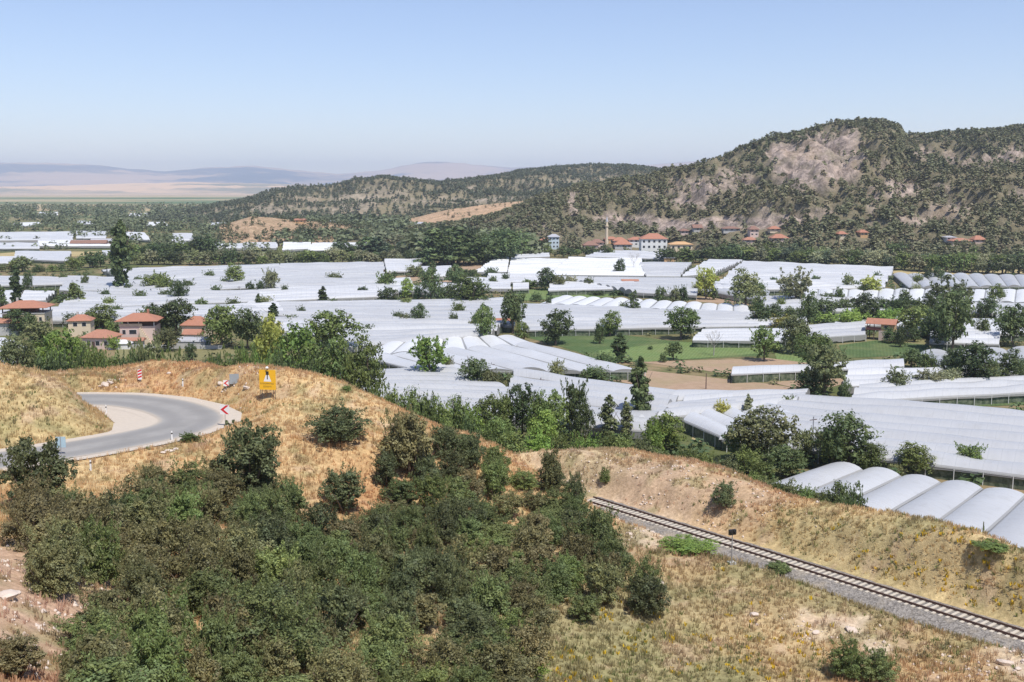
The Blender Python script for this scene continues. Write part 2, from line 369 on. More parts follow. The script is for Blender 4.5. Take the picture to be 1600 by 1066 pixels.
# hills behind the valley --------------------------------------------
def hill_surface(sil, base, ridge, pxs, nY, amp, seed, prof=1.0, back=1.6, relief=1.0, craggy=0):
    """sil: skyline (px,py); base/ridge: (px, distance) tables"""
    sx, sy = zip(*sil); P = np.array(pxs)
    spy = np.interp(P, sx, sy); Yb = np.interp(P, *zip(*base)); Yr = np.interp(P, *zip(*ridge))
    zr = np.array([D(p, q, r)[2] for p, q, r in zip(P, spy, Yr)])
    tt = np.concatenate([np.linspace(-.02, 1, nY), np.linspace(1.04, back, 10)])
    T, PP = np.meshgrid(tt, np.arange(len(P)), indexing='ij')
    Yg = Yb[PP] + (Yr - Yb)[PP] * T
    h = np.where(T <= 1, np.clip(T, 0, 1) ** prof * (1.0 + .0 * T), 1 - ((T - 1) / (back - 1)) ** 1.5)
    Zr = zr[PP]; Xg = (P[PP] - 800) / F * Yg
    s = amp * 4
    rid = 1 - np.abs(fbm(Xg / s, Yg / s, 5, seed) * 2 - 1) * 1.6
    mid = np.clip(T, 0, 1) * np.clip(1 - T, 0, 1) * 4
    Zg = Zr * h + (rid - .45) * amp * mid * relief * np.clip(Zr / 45, 0, 1) + (fbm(Xg / (s / 5), Yg / (s / 5), 3, seed + 7) - .5) * amp * .28 * np.clip(T * 6, 0, 1) * np.clip(Zr / 45, .1, 1)
    if craggy:
        c_ = 1 - np.abs(fbm(Xg / 26 + Yg / 60, Yg / 55, 4, seed + 3) * 2 - 1) * 2; Zg = Zg + (c_ - .5) * craggy * np.clip(Zr / 70, 0, 1) * np.clip(T * 5, 0, 1) * np.clip((1 - T) * 6, 0, 1)
    Zg = np.where(T < 0, -3, Zg)
    n = len(P); ny = len(tt); i = (np.arange(ny - 1)[:, None] * n + np.arange(n - 1)[None, :]).ravel()
    return Xg.ravel(), Yg.ravel(), Zg.ravel(), np.stack([i, i + 1, i + n + 1, i + n], 1), (ny, n)
def rock_mat(name, dark, light, sc_=.02, veg=(.16,.15,.075), vk=.5):
    m, nt, b = new_mat(name); f = ntex(nt, sc_ * 6, 8, .75, dist=.4); g = ntex(nt, sc_, 6, .6); h = ntex(nt, sc_ * 2.3, 6, .7)
    c = mixc(nt, ramp(nt, f, .40, .60), dark, light)  # rock tone varies; its dark end also paints shade into crevices
    c = mixc(nt, math_(nt, 'MULTIPLY', ramp(nt, h, .50, .6), vk), c, veg)
    c = mixc(nt, math_(nt, 'MULTIPLY', ramp(nt, g, .5, .65), .35), c, (.40, .29, .18))
    at = N(nt, 'ShaderNodeAttribute', attribute_name='tint'); sc3 = N(nt, 'ShaderNodeSeparateColor'); nt.links.new(at.outputs['Color'], sc3.inputs[0])
    floor = mixc(nt, ramp(nt, f, .35, .65), (.15, .135, .08), (.26, .22, .145)); c = mixc(nt, sc3.outputs[0], floor, c)
    nt.links.new(c, b.inputs['Base Color']); b.inputs['Roughness'].default_value = 1; b.inputs['Specular IOR Level'].default_value = .05
    bump(nt, b, f, 1.0, 2.5); return m
def blobs(px, py, L):
    d = np.zeros(len(px))
    for cx, cy, rx, ry, a in L: d = np.maximum(d, a * np.exp(-(((px - cx) / rx / 1.12) ** 2 + ((py - cy) / ry / 1.12) ** 2) ** 3))
    return d
BARE_B = [(1265,262,58,38,1),(1300,225,45,18,1),(1225,240,26,18,1),(1320,255,32,34,1),(1325,210,20,10,.9),(1090,292,42,16,.9),(1150,285,30,16,.85),(1075,315,30,10,.9),(1135,275,26,14,.8),(1410,300,28,20,.95),(1385,265,12,14,.6),(1480,332,38,14,.95),(1425,345,30,8,.95),(1365,320,7,30,.9),(1445,240,14,10,.9),(1480,245,12,9,.8),(1510,253,20,7,.8),(1560,250,36,7,.9),(1590,235,22,7,1),(1595,305,16,10,.9),(1470,292,12,5,.8),
          (893,322,7,24,.9),(990,346,60,9,1),(1050,352,60,9,1),(1120,350,70,10,1),(1180,352,60,9,1),(1245,345,40,8,.9),(1000,288,8,5,.8),(1015,305,12,10,.5),(950,335,20,4,.4),(1200,330,12,12,.5),(1290,335,20,7,.8),(1550,262,20,5,.6),(845,356,14,8,.8),(640,372,40,8,.4)]
BARE_A = [(560,310,40,8,.8),(480,312,50,4,.9),(440,328,60,10,.75),(600,300,30,8,.6),(540,325,90,12,.6),(700,315,100,3,.95),(770,312,60,4,.9),(850,285,60,5,.6),(940,278,30,5,.6),(740,297,14,5,.9),(650,316,50,3,.9),(330,330,40,8,.4)]
def baremask(Hs, L, amp, sc2):
    P = np.stack(Hs[:3], 1); px, py = proj(P); wp = (fbm(P[:, 0] / sc2, P[:, 1] / sc2, 3, 92 if sc2 == 20 else 94) - .5) * amp
    return np.repeat(blobs(px + wp, py + wp * (.5 if sc2 == 20 else .35), L)[:, None], 3, 1)
# big rocky hill on the right
silB = [(520,372),(600,366),(660,360),(720,352),(760,344),(800,331),(850,312),(900,301),(960,290),(1020,279),(1070,268),(1120,250),(1180,228),(1240,212),(1290,198),(1330,192),(1370,195),(1392,203),(1402,215),(1440,215),(1480,213),(1520,210),(1560,206),(1600,200),(1680,192),(1800,180),(2000,200),(2300,240)]
baseB = [(500,900),(640,840),(800,770),(900,760),(1000,770),(1100,720),(1200,680),(1600,640),(2300,600)]
ridgeB = [(500,940),(640,1000),(800,1080),(1000,1180),(1200,1180),(1390,1200),(1400,1330),(1600,1450),(2300,1500)]
HB = hill_surface(silB, baseB, ridgeB, np.concatenate([np.arange(520, 1760, 2.5), np.arange(1760, 2300, 20)]), 230, 26, 5, prof=.85, craggy=15)
ROCKB = rock_mat('pink_rock', (.19, .15, .13), (.54, .43, .36), .026, vk=.4)
o = link('rocky_hill', mesh('rocky_hill', np.stack(HB[:3], 1), HB[3], baremask(HB, BARE_B, 26, 20), smooth=False), ROCKB); tag(o, kind='structure')
# dark hills further off
silA = [(240,340),(300,330),(340,322),(390,314),(430,303),(470,298),(520,296),(560,284),(600,279),(640,283),(690,290),(730,286),(770,279),(830,268),(880,263),(930,261),(990,263),(1050,270),(1150,285),(1300,300)]
HA = hill_surface(silA, [(240,1500),(600,1350),(800,1300),(1300,1300)], [(240,1750),(600,2300),(760,2300),(830,2600),(1300,2600)], np.arange(240, 1300, 4), 90, 40, 15, prof=.9)
ROCKA = rock_mat('grey_brown_rock', (.20, .17, .13), (.42, .35, .27), .012, vk=.7)
o = link('wooded_hill', mesh('wooded_hill', np.stack(HA[:3], 1), HA[3], baremask(HA, BARE_A, 24, 50)), ROCKA); tag(o, kind='structure')
# small bare knoll between them, and the quarry flat
silK = [(345,352),(370,346),(395,338),(430,341),(470,345),(520,348),(600,356),(640,362)]
HK = hill_surface(silK, [(345,850),(500,900),(640,950)], [(345,950),(400,960),(640,1060)], np.arange(345, 641, 3), 50, 9, 25, prof=.7)
o = link('bare_knoll', mesh('bare_knoll', np.stack(HK[:3], 1), HK[3], np.ones((len(HK[0]), 3))), rock_mat('knoll_earth', (.36, .24, .15), (.60, .43, .28), .05, vk=.35)); tag(o, kind='structure')
silQ = [(600,350),(650,340),(700,328),(760,320),(830,313),(900,310),(950,316)]
HQ = hill_surface(silQ, [(600,1150),(950,1080)], [(600,1300),(950,1400)], np.arange(600, 951, 4), 50, 8, 35, prof=1.0)
o = link('quarry_slope', mesh('quarry_slope', np.stack(HQ[:3], 1), HQ[3], np.ones((len(HQ[0]), 3))), rock_mat('quarry_earth', (.40, .27, .17), (.62, .42, .27), .03, vk=.25)); tag(o, kind='structure')
# mountains on the horizon
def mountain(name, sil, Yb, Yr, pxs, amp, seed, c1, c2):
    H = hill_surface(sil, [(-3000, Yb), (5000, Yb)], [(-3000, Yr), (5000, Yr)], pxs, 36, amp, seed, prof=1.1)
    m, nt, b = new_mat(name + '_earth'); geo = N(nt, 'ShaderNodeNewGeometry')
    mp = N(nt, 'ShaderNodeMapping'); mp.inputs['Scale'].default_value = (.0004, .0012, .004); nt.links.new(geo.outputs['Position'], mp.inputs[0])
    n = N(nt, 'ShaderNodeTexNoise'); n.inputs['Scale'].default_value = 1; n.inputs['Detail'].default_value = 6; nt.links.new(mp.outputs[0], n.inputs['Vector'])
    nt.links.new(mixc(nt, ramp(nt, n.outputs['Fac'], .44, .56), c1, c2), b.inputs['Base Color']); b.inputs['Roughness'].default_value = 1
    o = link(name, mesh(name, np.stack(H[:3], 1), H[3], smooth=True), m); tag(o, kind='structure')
mountain('far_mountain', [(-1500,262),(-300,256),(0,254),(100,255),(150,257),(200,263),(260,268),(330,262),(400,259),(460,265),(530,272),(600,266),(650,255),(690,252),(740,257),(800,262),(900,259),(1000,258),(1080,252),(1130,249),(1250,255),(1600,262),(3000,262)], 13000, 17500, np.arange(-1500, 3000, 14), 90, 45, (.07, .10, .17), (.42, .31, .27))  # blue of the distant haze is painted into the darker tone
mountain('golden_ridge', [(-1500,290),(0,292),(120,290),(200,287),(300,285),(420,287),(520,290),(700,288),(3000,290)], 9000, 11500, np.arange(-1500, 3000, 18), 45, 55, (.22, .20, .15), (.66, .44, .28))
# ================================================================== GREENHOUSES AND FIELDS
def plastic(name, c, dirt=.5):
    m, nt, b = new_mat(name)
    uv = N(nt, 'ShaderNodeUVMap'); sp = N(nt, 'ShaderNodeSeparateXYZ'); nt.links.new(uv.outputs[0], sp.inputs[0])
    oi = N(nt, 'ShaderNodeObjectInfo')
    f = ntex(nt, .06, 5, .6); g = ntex(nt, .45, 6, .65, dist=.6)
    lo = tuple(v * .80 for v in c); base = mixc(nt, math_(nt, 'MULTIPLY', ramp(nt, f, .35, .7), dirt), c, (lo[0], lo[1] * .99, lo[2] * .98))
    base = mixc(nt, math_(nt, 'MULTIPLY', ramp(nt, g, .54, .72), .42), base, (c[0] * .72, c[1] * .70, c[2] * .66))
    # span by span tone, hoops every 2 m, gutters
    fl = math_(nt, 'FLOOR', sp.outputs[1]); wn = N(nt, 'ShaderNodeTexWhiteNoise', noise_dimensions='2D')
    cb = N(nt, 'ShaderNodeCombineXYZ'); nt.links.new(fl, cb.inputs[0]); nt.links.new(oi.outputs['Random'], cb.inputs[1]); nt.links.new(cb.outputs[0], wn.inputs['Vector'])
    base = mixc(nt, math_(nt, 'MULTIPLY', wn.outputs['Value'], .34), base, (c[0] * .68, c[1] * .68, c[2] * .70))
    fr = math_(nt, 'FRACT', math_(nt, 'MULTIPLY', sp.outputs[0], .5))
    hoop = math_(nt, 'LESS_THAN', fr, .05); base = mixc(nt, math_(nt, 'MULTIPLY', hoop, .45), base, (.32, .33, .34))
    fv = math_(nt, 'FRACT', sp.outputs[1]); ab = math_(nt, 'ABSOLUTE', math_(nt, 'SUBTRACT', fv, .5))
    gut = math_(nt, 'GREATER_THAN', ab, .45); base = mixc(nt, math_(nt, 'MULTIPLY', gut, .85), base, (.27, .265, .25))
    nt.links.new(base, b.inputs['Base Color']); b.inputs['Roughness'].default_value = .42; b.inputs['Specular IOR Level'].default_value = .45
    h = math_(nt, 'SINE', math_(nt, 'MULTIPLY', sp.outputs[0], math.pi)); hh = math_(nt, 'ADD', h, math_(nt, 'MULTIPLY', g, 2.0))
    bump(nt, b, hh, .18, .06); return m
PL_GREY = plastic('greenhouse_plastic', (.495, .50, .505)); PL_WHITE = plastic('new_white_plastic', (.74, .74, .73), .25)
PL_MID = plastic('milky_plastic', (.585, .59, .595))
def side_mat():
    m, nt, b = new_mat('open_side_inside'); f = ntex(nt, 1.1, 5, .6)
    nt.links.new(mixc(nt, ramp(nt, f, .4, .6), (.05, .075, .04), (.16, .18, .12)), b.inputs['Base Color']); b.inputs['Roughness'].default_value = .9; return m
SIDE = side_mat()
POST = plain('galvanised_post', (.62, .62, .60), .5, .08)
ENDM = plain('end_plastic', (.55, .57, .57), .5, .12, .5)
gh_boxes = []
def greenhouse(q, span=8.0, along='x', mat=None, label='', seed=0, eave=2.05, rise=1.5, grow=1.035, posts=True, vent=1.7, group='greenhouses on the valley floor', far=False):
    """q = near-left, near-right, far-right, far-left corners (pixels at eave level)"""
    n0, n1, f1, f0 = [G(px, py, eave + .4) for px, py in q]
    cc0 = (n0 + n1 + f1 + f0) / 4; n0, n1, f1, f0 = [cc0 + (p - cc0) * np.array([grow, grow, 1]) for p in (n0, n1, f1, f0)]
    if along == 'x': a, b_, c, d = n0, n1, f0, f1          # spans run a->b, stacked towards c->d
    else: a, b_, c, d = n0, f0, n1, f1                     # spans run into the distance
    wid = (np.linalg.norm(c - a) + np.linalg.norm(d - b_)) / 2; L = (np.linalg.norm(b_ - a) + np.linalg.norm(d - c)) / 2
    n = max(1, int(round(wid / span))); rng = np.random.RandomState(seed + 11)
    org = (a + b_ + c + d) / 4; org[2] = 0
    k = 8 if not far else 6; nu = max(2, int(L / (2.0 if not far else 8.0)))
    nu = min(nu, 60)
    # a little unevenness: each span ends where it likes
    e0 = rng.uniform(-.010, .010, n) + (rng.rand(n) < .12) * rng.uniform(0, .02, n); e1 = rng.uniform(-.010, .010, n) - (rng.rand(n) < .12) * rng.uniform(0, .02, n)
    hh = rise * rng.uniform(.93, 1.07, n)
    V = []; UV = []; Q = []; base = 0
    EV = []; EQ = []; eb = 0
    prof = np.array([math.sin(math.pi * t) ** .72 for t in np.linspace(0, 1, k + 1)])
    for s in range(n):
        us = np.linspace(e0[s], 1 + e1[s], nu + 1); vs = (s + np.linspace(0, 1, k + 1)) / n
        U, W = np.meshgrid(us, vs, indexing='ij')
        P = (a[None, None] * (1 - U)[..., None] + b_[None, None] * U[..., None]) * (1 - W)[..., None] + (c[None, None] * (1 - U)[..., None] + d[None, None] * U[..., None]) * W[..., None]
        sag = (vnoise(U * L / 7 + seed * 3, W * wid / 5 + s * 7, seed) - .5) * .38 + (vnoise(U * L / 24, U * 0 + s * 3.3, seed + 5) - .5) * .6
        P[..., 2] = eave + prof[None, :] * hh[s] * (1 + sag) + sag * .25
        m = (nu + 1) * (k + 1); V.append(P.reshape(-1, 3)); UV.append(np.stack([U * L, np.clip(W * n, s + .001, s + .999)], -1).reshape(-1, 2))
        i = (np.arange(nu)[:, None] * (k + 1) + np.arange(k)[None]).ravel() + base
        Q.append(np.stack([i, i + 1, i + k + 2, i + k + 1], 1)); base += m
        for row in (P[0], P[-1]):                          # the closed half-round end
            lo = row.copy(); lo[:, 2] = vent if not far else 0.0
            EV.append(np.concatenate([lo, row])); j = np.arange(k) + eb
            EQ.append(np.stack([j, j + 1, j + k + 2, j + k + 1], 1)); eb += 2 * (k + 1)
    root = empty('greenhouse', org)
    tag(root, label, 'greenhouse', group)
    V = np.concatenate(V) - org
    link('plastic_roof', mesh('plastic_roof', V, np.concatenate(Q), uv=np.concatenate(UV), smooth=True), mat or PL_GREY, root)
    for side in (0, 1):
        ev = np.concatenate(EV[side::2]); m = 2 * (k + 1)
        eq = np.concatenate([EQ[0] + s * m for s in range(n)])
        link('end_wall', mesh('end_wall', ev - org, eq), mat or PL_GREY, root)
    # one ring painted dark green for the plants and shade inside, and a white curtain on each long side
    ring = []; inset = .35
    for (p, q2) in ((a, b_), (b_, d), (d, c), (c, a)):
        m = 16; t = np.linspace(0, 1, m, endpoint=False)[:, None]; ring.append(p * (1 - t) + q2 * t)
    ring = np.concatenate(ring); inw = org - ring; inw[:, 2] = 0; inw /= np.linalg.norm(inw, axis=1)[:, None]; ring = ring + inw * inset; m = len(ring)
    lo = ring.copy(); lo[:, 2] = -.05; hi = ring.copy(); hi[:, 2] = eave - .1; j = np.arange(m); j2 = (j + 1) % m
    link('dark_inside', mesh('dark_inside', np.concatenate([lo, hi]) - org, np.stack([j, j2, j2 + m, j + m], 1)), SIDE, root)
    for (p, q2) in ((a, b_), (c, d)):
        m = 24; t = np.linspace(0, 1, m + 1)[:, None]; line = p * (1 - t) + q2 * t
        lo = line.copy(); lo[:, 2] = vent + (vnoise(np.arange(m + 1) * .6, np.zeros(m + 1), seed) - .5) * .35; hi = line.copy(); hi[:, 2] = eave + .05
        j = np.arange(m); link('side_curtain', mesh('side_curtain', np.concatenate([lo, hi]) - org, np.stack([j, j + 1, j + m + 2, j + m + 1], 1)), mat or PL_GREY, root)
    if posts and not far:
        for (p, q2) in ((a, b_), (c, a)):
            mb = MB(); ln = np.linalg.norm(q2 - p); m = max(1, int(ln / 4))
            for i in range(m + 1):
                x, y, _ = p + (q2 - p) * i / m - org; mb.box(x - .05, x + .05, y - .05, y + .05, 0, eave - .02)
            p1 = p - org; p2 = q2 - org; mb.tube([(p1[0], p1[1], eave - .05), (p2[0], p2[1], eave - .05)], .05, 4)
            mb.build('side_frame', POST, root)
    gh_boxes.append(np.array([a[:2], b_[:2], d[:2], c[:2]]))
    return root
G_, W_, M_ = PL_GREY, PL_WHITE, PL_MID
GH = [
 # near, right
 ([(1203,757),(1690,880),(1740,792),(1298,724)],6.4,'y',G_,'large greenhouse with wide round arches just beyond the dry bank at the right edge',0),
 ([(1138,683),(1720,755),(1720,652),(1236,618)],7,'x',G_,'biggest many-span grey greenhouse spreading behind the round dark trees at right',0),
 ([(1070,655),(1137,684),(1255,652),(1190,622)],6,'x',M_,'small saw-tooth greenhouse with a dark open side left of the grey willow clump',0),
 ([(1000,655),(1245,630),(1262,610),(1070,614)],7,'x',G_,'long pale greenhouse along the near edge of the brown ploughed fields',0),
 # near, middle
 ([(545,632),(1002,670),(700,575),(432,579)],6,'x',G_,'striped greenhouse directly behind the dry ridge and its green row of trees',0),
 ([(800,646),(1008,664),(1066,613),(800,578)],8,'x',G_,'smooth grey greenhouse behind the tall slim poplars in the middle',0),
 ([(655,577),(1000,578),(835,537),(575,556)],7,'y',M_,'rippled greenhouse in front of the bright white strip and left of the green field',0),
 ([(575,553),(836,538),(800,523),(612,531)],6,'y',W_,'bright white new-plastic greenhouse with wavy arches left of the green field',0),
 ([(395,490),(795,507),(782,466),(392,474)],6,'x',G_,'broad rippled greenhouse left of the tall dark tree in mid valley',0),
 ([(540,541),(757,523),(790,503),(428,498)],7,'x',G_,'flat grey greenhouse between the big walnut tree and the brick shed',0),
 ([(425,517),(500,520),(502,494),(432,500)],6,'x',M_,'short greenhouse left of the big round walnut tree',0),
 ([(822,514),(1180,508),(1170,488),(820,474)],6,'x',G_,'long grey greenhouse with dark open side at the top of the green field',0),
 ([(846,474),(1168,491),(1165,477),(880,462)],6,'y',W_,'bright white wavy greenhouse behind the small fir tree',0),
 ([(1085,530),(1225,531),(1245,512),(1100,516)],6,'x',M_,'low greenhouse behind the leafless tree',0),
 ([(1262,527),(1352,521),(1350,506),(1265,510)],7,'x',G_,'greenhouse just left of the small red-roofed field house',0),
 ([(1305,508),(1410,506),(1410,496),(1315,498)],7,'x',M_,'thin greenhouse strip behind the red-roofed field house',0),
 ([(1455,533),(1560,536),(1560,498),(1455,500)],8,'x',M_,'white greenhouse seen between two dark trees at the right',0),
 ([(1147,583),(1408,572),(1405,561),(1150,571)],14,'x',M_,'single long low tunnel greenhouse beside the brown field',0),
 ([(1335,626),(1700,606),(1700,584),(1345,602)],8,'x',G_,'long flat greenhouse above the narrow green crop strip at right',0),
 ([(1318,602),(1480,596),(1470,575),(1330,580)],8,'x',M_,'greenhouse behind the low round bushes right of the tangled tree',0),
 ([(1500,583),(1700,582),(1700,540),(1440,552)],7,'y',G_,'rippled grey greenhouse behind the dark clump at the right edge',0),
 # right, further
 ([(1425,448),(1700,446),(1700,430),(1400,428)],7,'y',G_,'scalloped greenhouse below the bare ochre verge at the right edge',0),
 ([(1115,452),(1375,449),(1392,420),(1165,409)],7,'x',M_,'wide pale greenhouse at the foot of the right-hand wood',0),
 ([(1262,467),(1700,473),(1700,452),(1262,452)],6,'y',W_,'white scalloped greenhouse crossing the right half of the valley',0),
 ([(1190,486),(1282,480),(1330,465),(1200,465)],7,'x',G_,'greenhouse under the feathery tree right of the twin trees',0),
 ([(1068,430),(1118,426),(1160,408),(1110,406)],7,'x',M_,'curved greenhouse with dark edge beside the village orchard',0),
 ([(1010,431),(1062,431),(1080,411),(1000,412)],7,'x',G_,'grey wedge-shaped greenhouse below the village houses',0),
 ([(862,428),(1005,430),(1000,405),(890,404)],7,'x',W_,'bright white greenhouse below the minaret',0),
 ([(918,401),(1038,404),(1040,396),(945,392)],7,'x',M_,'narrow greenhouse just in front of the three-storey house',0),
 ([(795,428),(860,428),(886,405),(800,404)],7,'x',W_,'white greenhouse left of the brightest block below the village',0),
 ([(745,424),(792,424),(795,404),(775,404)],7,'x',W_,'steep white greenhouse right of the bare tilled patch',0),
 ([(860,453),(984,450),(990,441),(862,443)],7,'x',M_,'thin tunnel greenhouse above the hedge in mid valley',0),
 ([(990,456),(1085,460),(1092,437),(868,433)],7,'x',G_,'grey greenhouse around the small pink shed',0),
 ([(802,451),(826,450),(826,443),(802,444)],6,'x',M_,'tiny greenhouse left of the hedge in mid valley',0),
 ([(1395,516),(1450,516),(1450,497),(1400,497)],7,'x',M_,'white greenhouse behind the round green tree beside the field house',0),
 # left and centre, further
 ([(420,447),(596,447),(598,411),(440,413)],7,'x',G_,'large grey greenhouse in front of the centre tree belt',0),
 ([(240,455),(415,447),(436,413),(165,422)],7,'x',G_,'large greenhouse right of the tall dark poplar',0),
 ([(402,470),(612,462),(606,446),(408,450)],6,'x',M_,'scalloped greenhouse with a dark side strip in the middle distance',0),
 ([(605,424),(645,423),(664,406),(601,406)],7,'x',M_,'pale wedge greenhouse at the edge of the centre tree belt',0),
 ([(670,433),(703,430),(705,418),(657,417)],7,'x',M_,'small white greenhouse beside the brown plots',0),
 ([(718,450),(797,450),(796,437),(725,435)],7,'x',M_,'greenhouse behind the wide green bush in mid valley',0),
 ([(605,458),(648,452),(640,436),(600,436)],7,'x',M_,'narrow greenhouse left of the young bright tree',0),
 ([(655,455),(715,455),(712,443),(660,441)],7,'x',M_,'greenhouse between the young bright tree and the wide bush',0),
 ([(-60,447),(100,443),(150,437),(-60,430)],7,'x',G_,'greenhouse at the far left behind the twin cypresses',0),
 ([(95,452),(250,457),(245,438),(110,433)],7,'x',G_,'greenhouse left of the foot of the tall dark poplar',0),
 ([(-60,474),(70,468),(86,455),(-60,457)],7,'x',M_,'greenhouse behind the house with the attic terrace',0),
 ([(95,480),(400,470),(402,456),(130,458)],7,'x',G_,'long greenhouse with scattered bushes right of the pointed tree',0),
 ([(82,500),(300,500),(390,476),(60,484)],7,'x',G_,'greenhouse right behind the red-roofed houses',0),
 ([(270,512),(425,497),(390,478),(330,482)],7,'x',G_,'greenhouse behind the pair of large round trees',0),
 ([(-60,548),(46,543),(-2,528),(-60,528)],8,'x',M_,'round white tunnel greenhouse by the near trees at the left edge',0),
 ([(-60,585),(28,566),(-2,552),(-60,552)],8,'x',M_,'white tunnel greenhouse half hidden by the grassy mound at left',0),
 ([(300,492),(440,486),(430,472),(400,472)],7,'x',M_,'greenhouse wedge between the long bushy one and the rippled one',0),
 ([(598,452),(720,460),(716,450),(604,446)],7,'x',G_,'thin greenhouse under the double-topped dark tree',0),
 ([(760,440),(860,440),(860,430),(765,430)],7,'x',M_,'flat greenhouse behind the hedge left of centre',0),
 ([(1090,452),(1200,470),(1200,455),(1110,440)],7,'x',G_,'greenhouse between the tall pale tree and the olive one',0),
 ([(1170,507),(1262,505),(1262,492),(1176,494)],7,'x',M_,'greenhouse strip left of the hedge row above the field house',0),
 ([(1560,520),(1720,520),(1720,490),(1560,488)],8,'x',M_,'greenhouse half hidden by the dark tree mass at the right edge',0),
 ([(1290,485),(1720,490),(1720,476),(1280,476)],7,'x',G_,'long greenhouse between the white scalloped one and the hedge row',0),
 ([(500,520),(560,522),(540,508),(505,508)],6,'x',M_,'small greenhouse patch right behind the big round walnut',0),
 ([(1060,641),(1150,634),(1140,618),(1075,620)],7,'x',G_,'greenhouse corner right of the thin pole in the field',0),
 ([(-60,500),(10,498),(20,486),(-60,486)],7,'x',M_,'greenhouse scrap behind the annex roof at the left edge',0),
 # far strips
 ([(-60,412),(20,411),(30,402),(-60,403)],9,'x',M_,'far greenhouse strip at the left edge below the ochre stubble',1),
 ([(25,404),(105,407),(110,394),(25,393)],9,'x',M_,'far greenhouse below the ochre stubble field',1),
 ([(-60,388),(60,388),(60,380),(-60,380)],9,'x',M_,'far greenhouse above the ochre stubble at left',1),
 ([(-60,376),(110,374),(110,363),(-60,364)],9,'x',M_,'far pale greenhouse block at the far left',1),
 ([(62,384),(170,384),(165,376),(62,377)],9,'x',W_,'far bright greenhouse beside the red shed',1),
 ([(120,372),(165,372),(165,363),(120,362)],9,'x',M_,'small far greenhouse left of the red shed',1),
 ([(185,372),(235,375),(225,365),(188,362)],9,'x',W_,'far white greenhouse left of the dark round trees',1),
 ([(268,376),(302,375),(300,366),(270,366)],9,'x',M_,'far greenhouse below the lone dark cypress',1),
 ([(272,388),(430,387),(430,380),(275,379)],9,'x',M_,'thin far greenhouse behind the centre tree belt',1),
 ([(442,390),(485,388),(485,380),(444,380)],9,'x',W_,'far white greenhouse left of the pale belt gap',1),
 ([(482,391),(580,389),(580,380),(490,381)],9,'x',W_,'far white greenhouse in the gap of the centre tree belt',1),
 ([(625,394),(655,396),(660,387),(628,386)],9,'x',W_,'far white greenhouse right of the belt gap',1),
 ([(160,398),(185,398),(185,393),(160,393)],9,'x',M_,'far sliver of greenhouse behind the tall poplar',1),
 ([(805,402),(858,400),(855,387),(812,388)],9,'x',M_,'far greenhouse by the pale blue village house',1),
 ([(20,353),(66,352),(60,348),(24,349)],12,'x',W_,'far white greenhouse at the left edge of the hazy trees',1),
 ([(120,350),(150,350),(146,346),(122,346)],12,'x',M_,'far small greenhouse in the hazy trees left of the white one',1),
 ([(226,353),(262,352),(256,348),(230,348)],12,'x',W_,'far white greenhouse between dark tree clumps above the barns',1),
 ([(330,352),(356,352),(352,348),(332,348)],12,'x',M_,'far pale greenhouse left of the bare knoll',1),
 ([(200,338),(235,338),(232,334),(205,334)],14,'x',W_,'very far white greenhouse among hazy trees at left',1),
 ([(60,336),(90,336),(90,332),(62,332)],14,'x',W_,'very far pale greenhouse at upper left',1),
 ([(505,347),(570,346),(570,342),(510,342)],12,'x',W_,'far white shed-like greenhouse at the foot of the wooded hill',1),
 ([(420,349),(500,349),(500,345),(430,345)],12,'x',W_,'far pale greenhouse left below the wooded hill',1),
]
for i, (q, sp, al, mt, lb, fr) in enumerate(GH):
    vt_ = 1.95 if 'saw-tooth' in lb or 'long low tunnel' in lb else [.9, 1.6, 1.2, 1.5, .6][i % 5]
    greenhouse(q, sp, al, mt, lb, seed=i * 7 + 1, far=bool(fr), rise=(1.2 if sp >= 7 else .85) * (.75 if al == 'y' and i > 1 else 1), vent=vt_)
# fields -------------------------------------------------------------
def crop(name, a, b2, s):
    m, nt, b = new_mat(name); f = ntex(nt, .5, 6, .7); g = ntex(nt, .08, 4)
    w_ = N(nt, 'ShaderNodeTexWave'); tc = N(nt, 'ShaderNodeTexCoord'); mp = N(nt, 'ShaderNodeMapping'); mp.inputs['Rotation'].default_value = (0, 0, s)
    nt.links.new(tc.outputs['Object'], mp.inputs[0]); nt.links.new(mp.outputs[0], w_.inputs[0]); w_.inputs['Scale'].default_value = .35; w_.inputs['Distortion'].default_value = 1.2
    c = mixc(nt, ramp(nt, f, .3, .7), a, b2); c = mixc(nt, math_(nt, 'MULTIPLY', w_.outputs['Fac'], .35), c, tuple(v * .6 for v in a))
    c = mixc(nt, math_(nt, 'MULTIPLY', ramp(nt, g, .45, .7), .35), c, (.25, .24, .11))
    nt.links.new(c, b.inputs['Base Color']); b.inputs['Roughness'].default_value = 1; b.inputs['Specular IOR Level'].default_value = .05; bump(nt, b, f, .6, .3); return m
C_GREEN = crop('green_crop', (.13, .19, .065), (.21, .275, .11), .3); C_DARK = crop('dark_crop', (.075, .12, .045), (.125, .175, .075), .3)
C_SOIL = crop('tilled_soil', (.36, .25, .17), (.46, .33, .23), 1.2); C_STUB = crop('stubble', (.42, .33, .17), (.52, .42, .22), .2); C_OLIVE = crop('weedy_ground', (.20, .19, .09), (.28, .25, .13), .7)
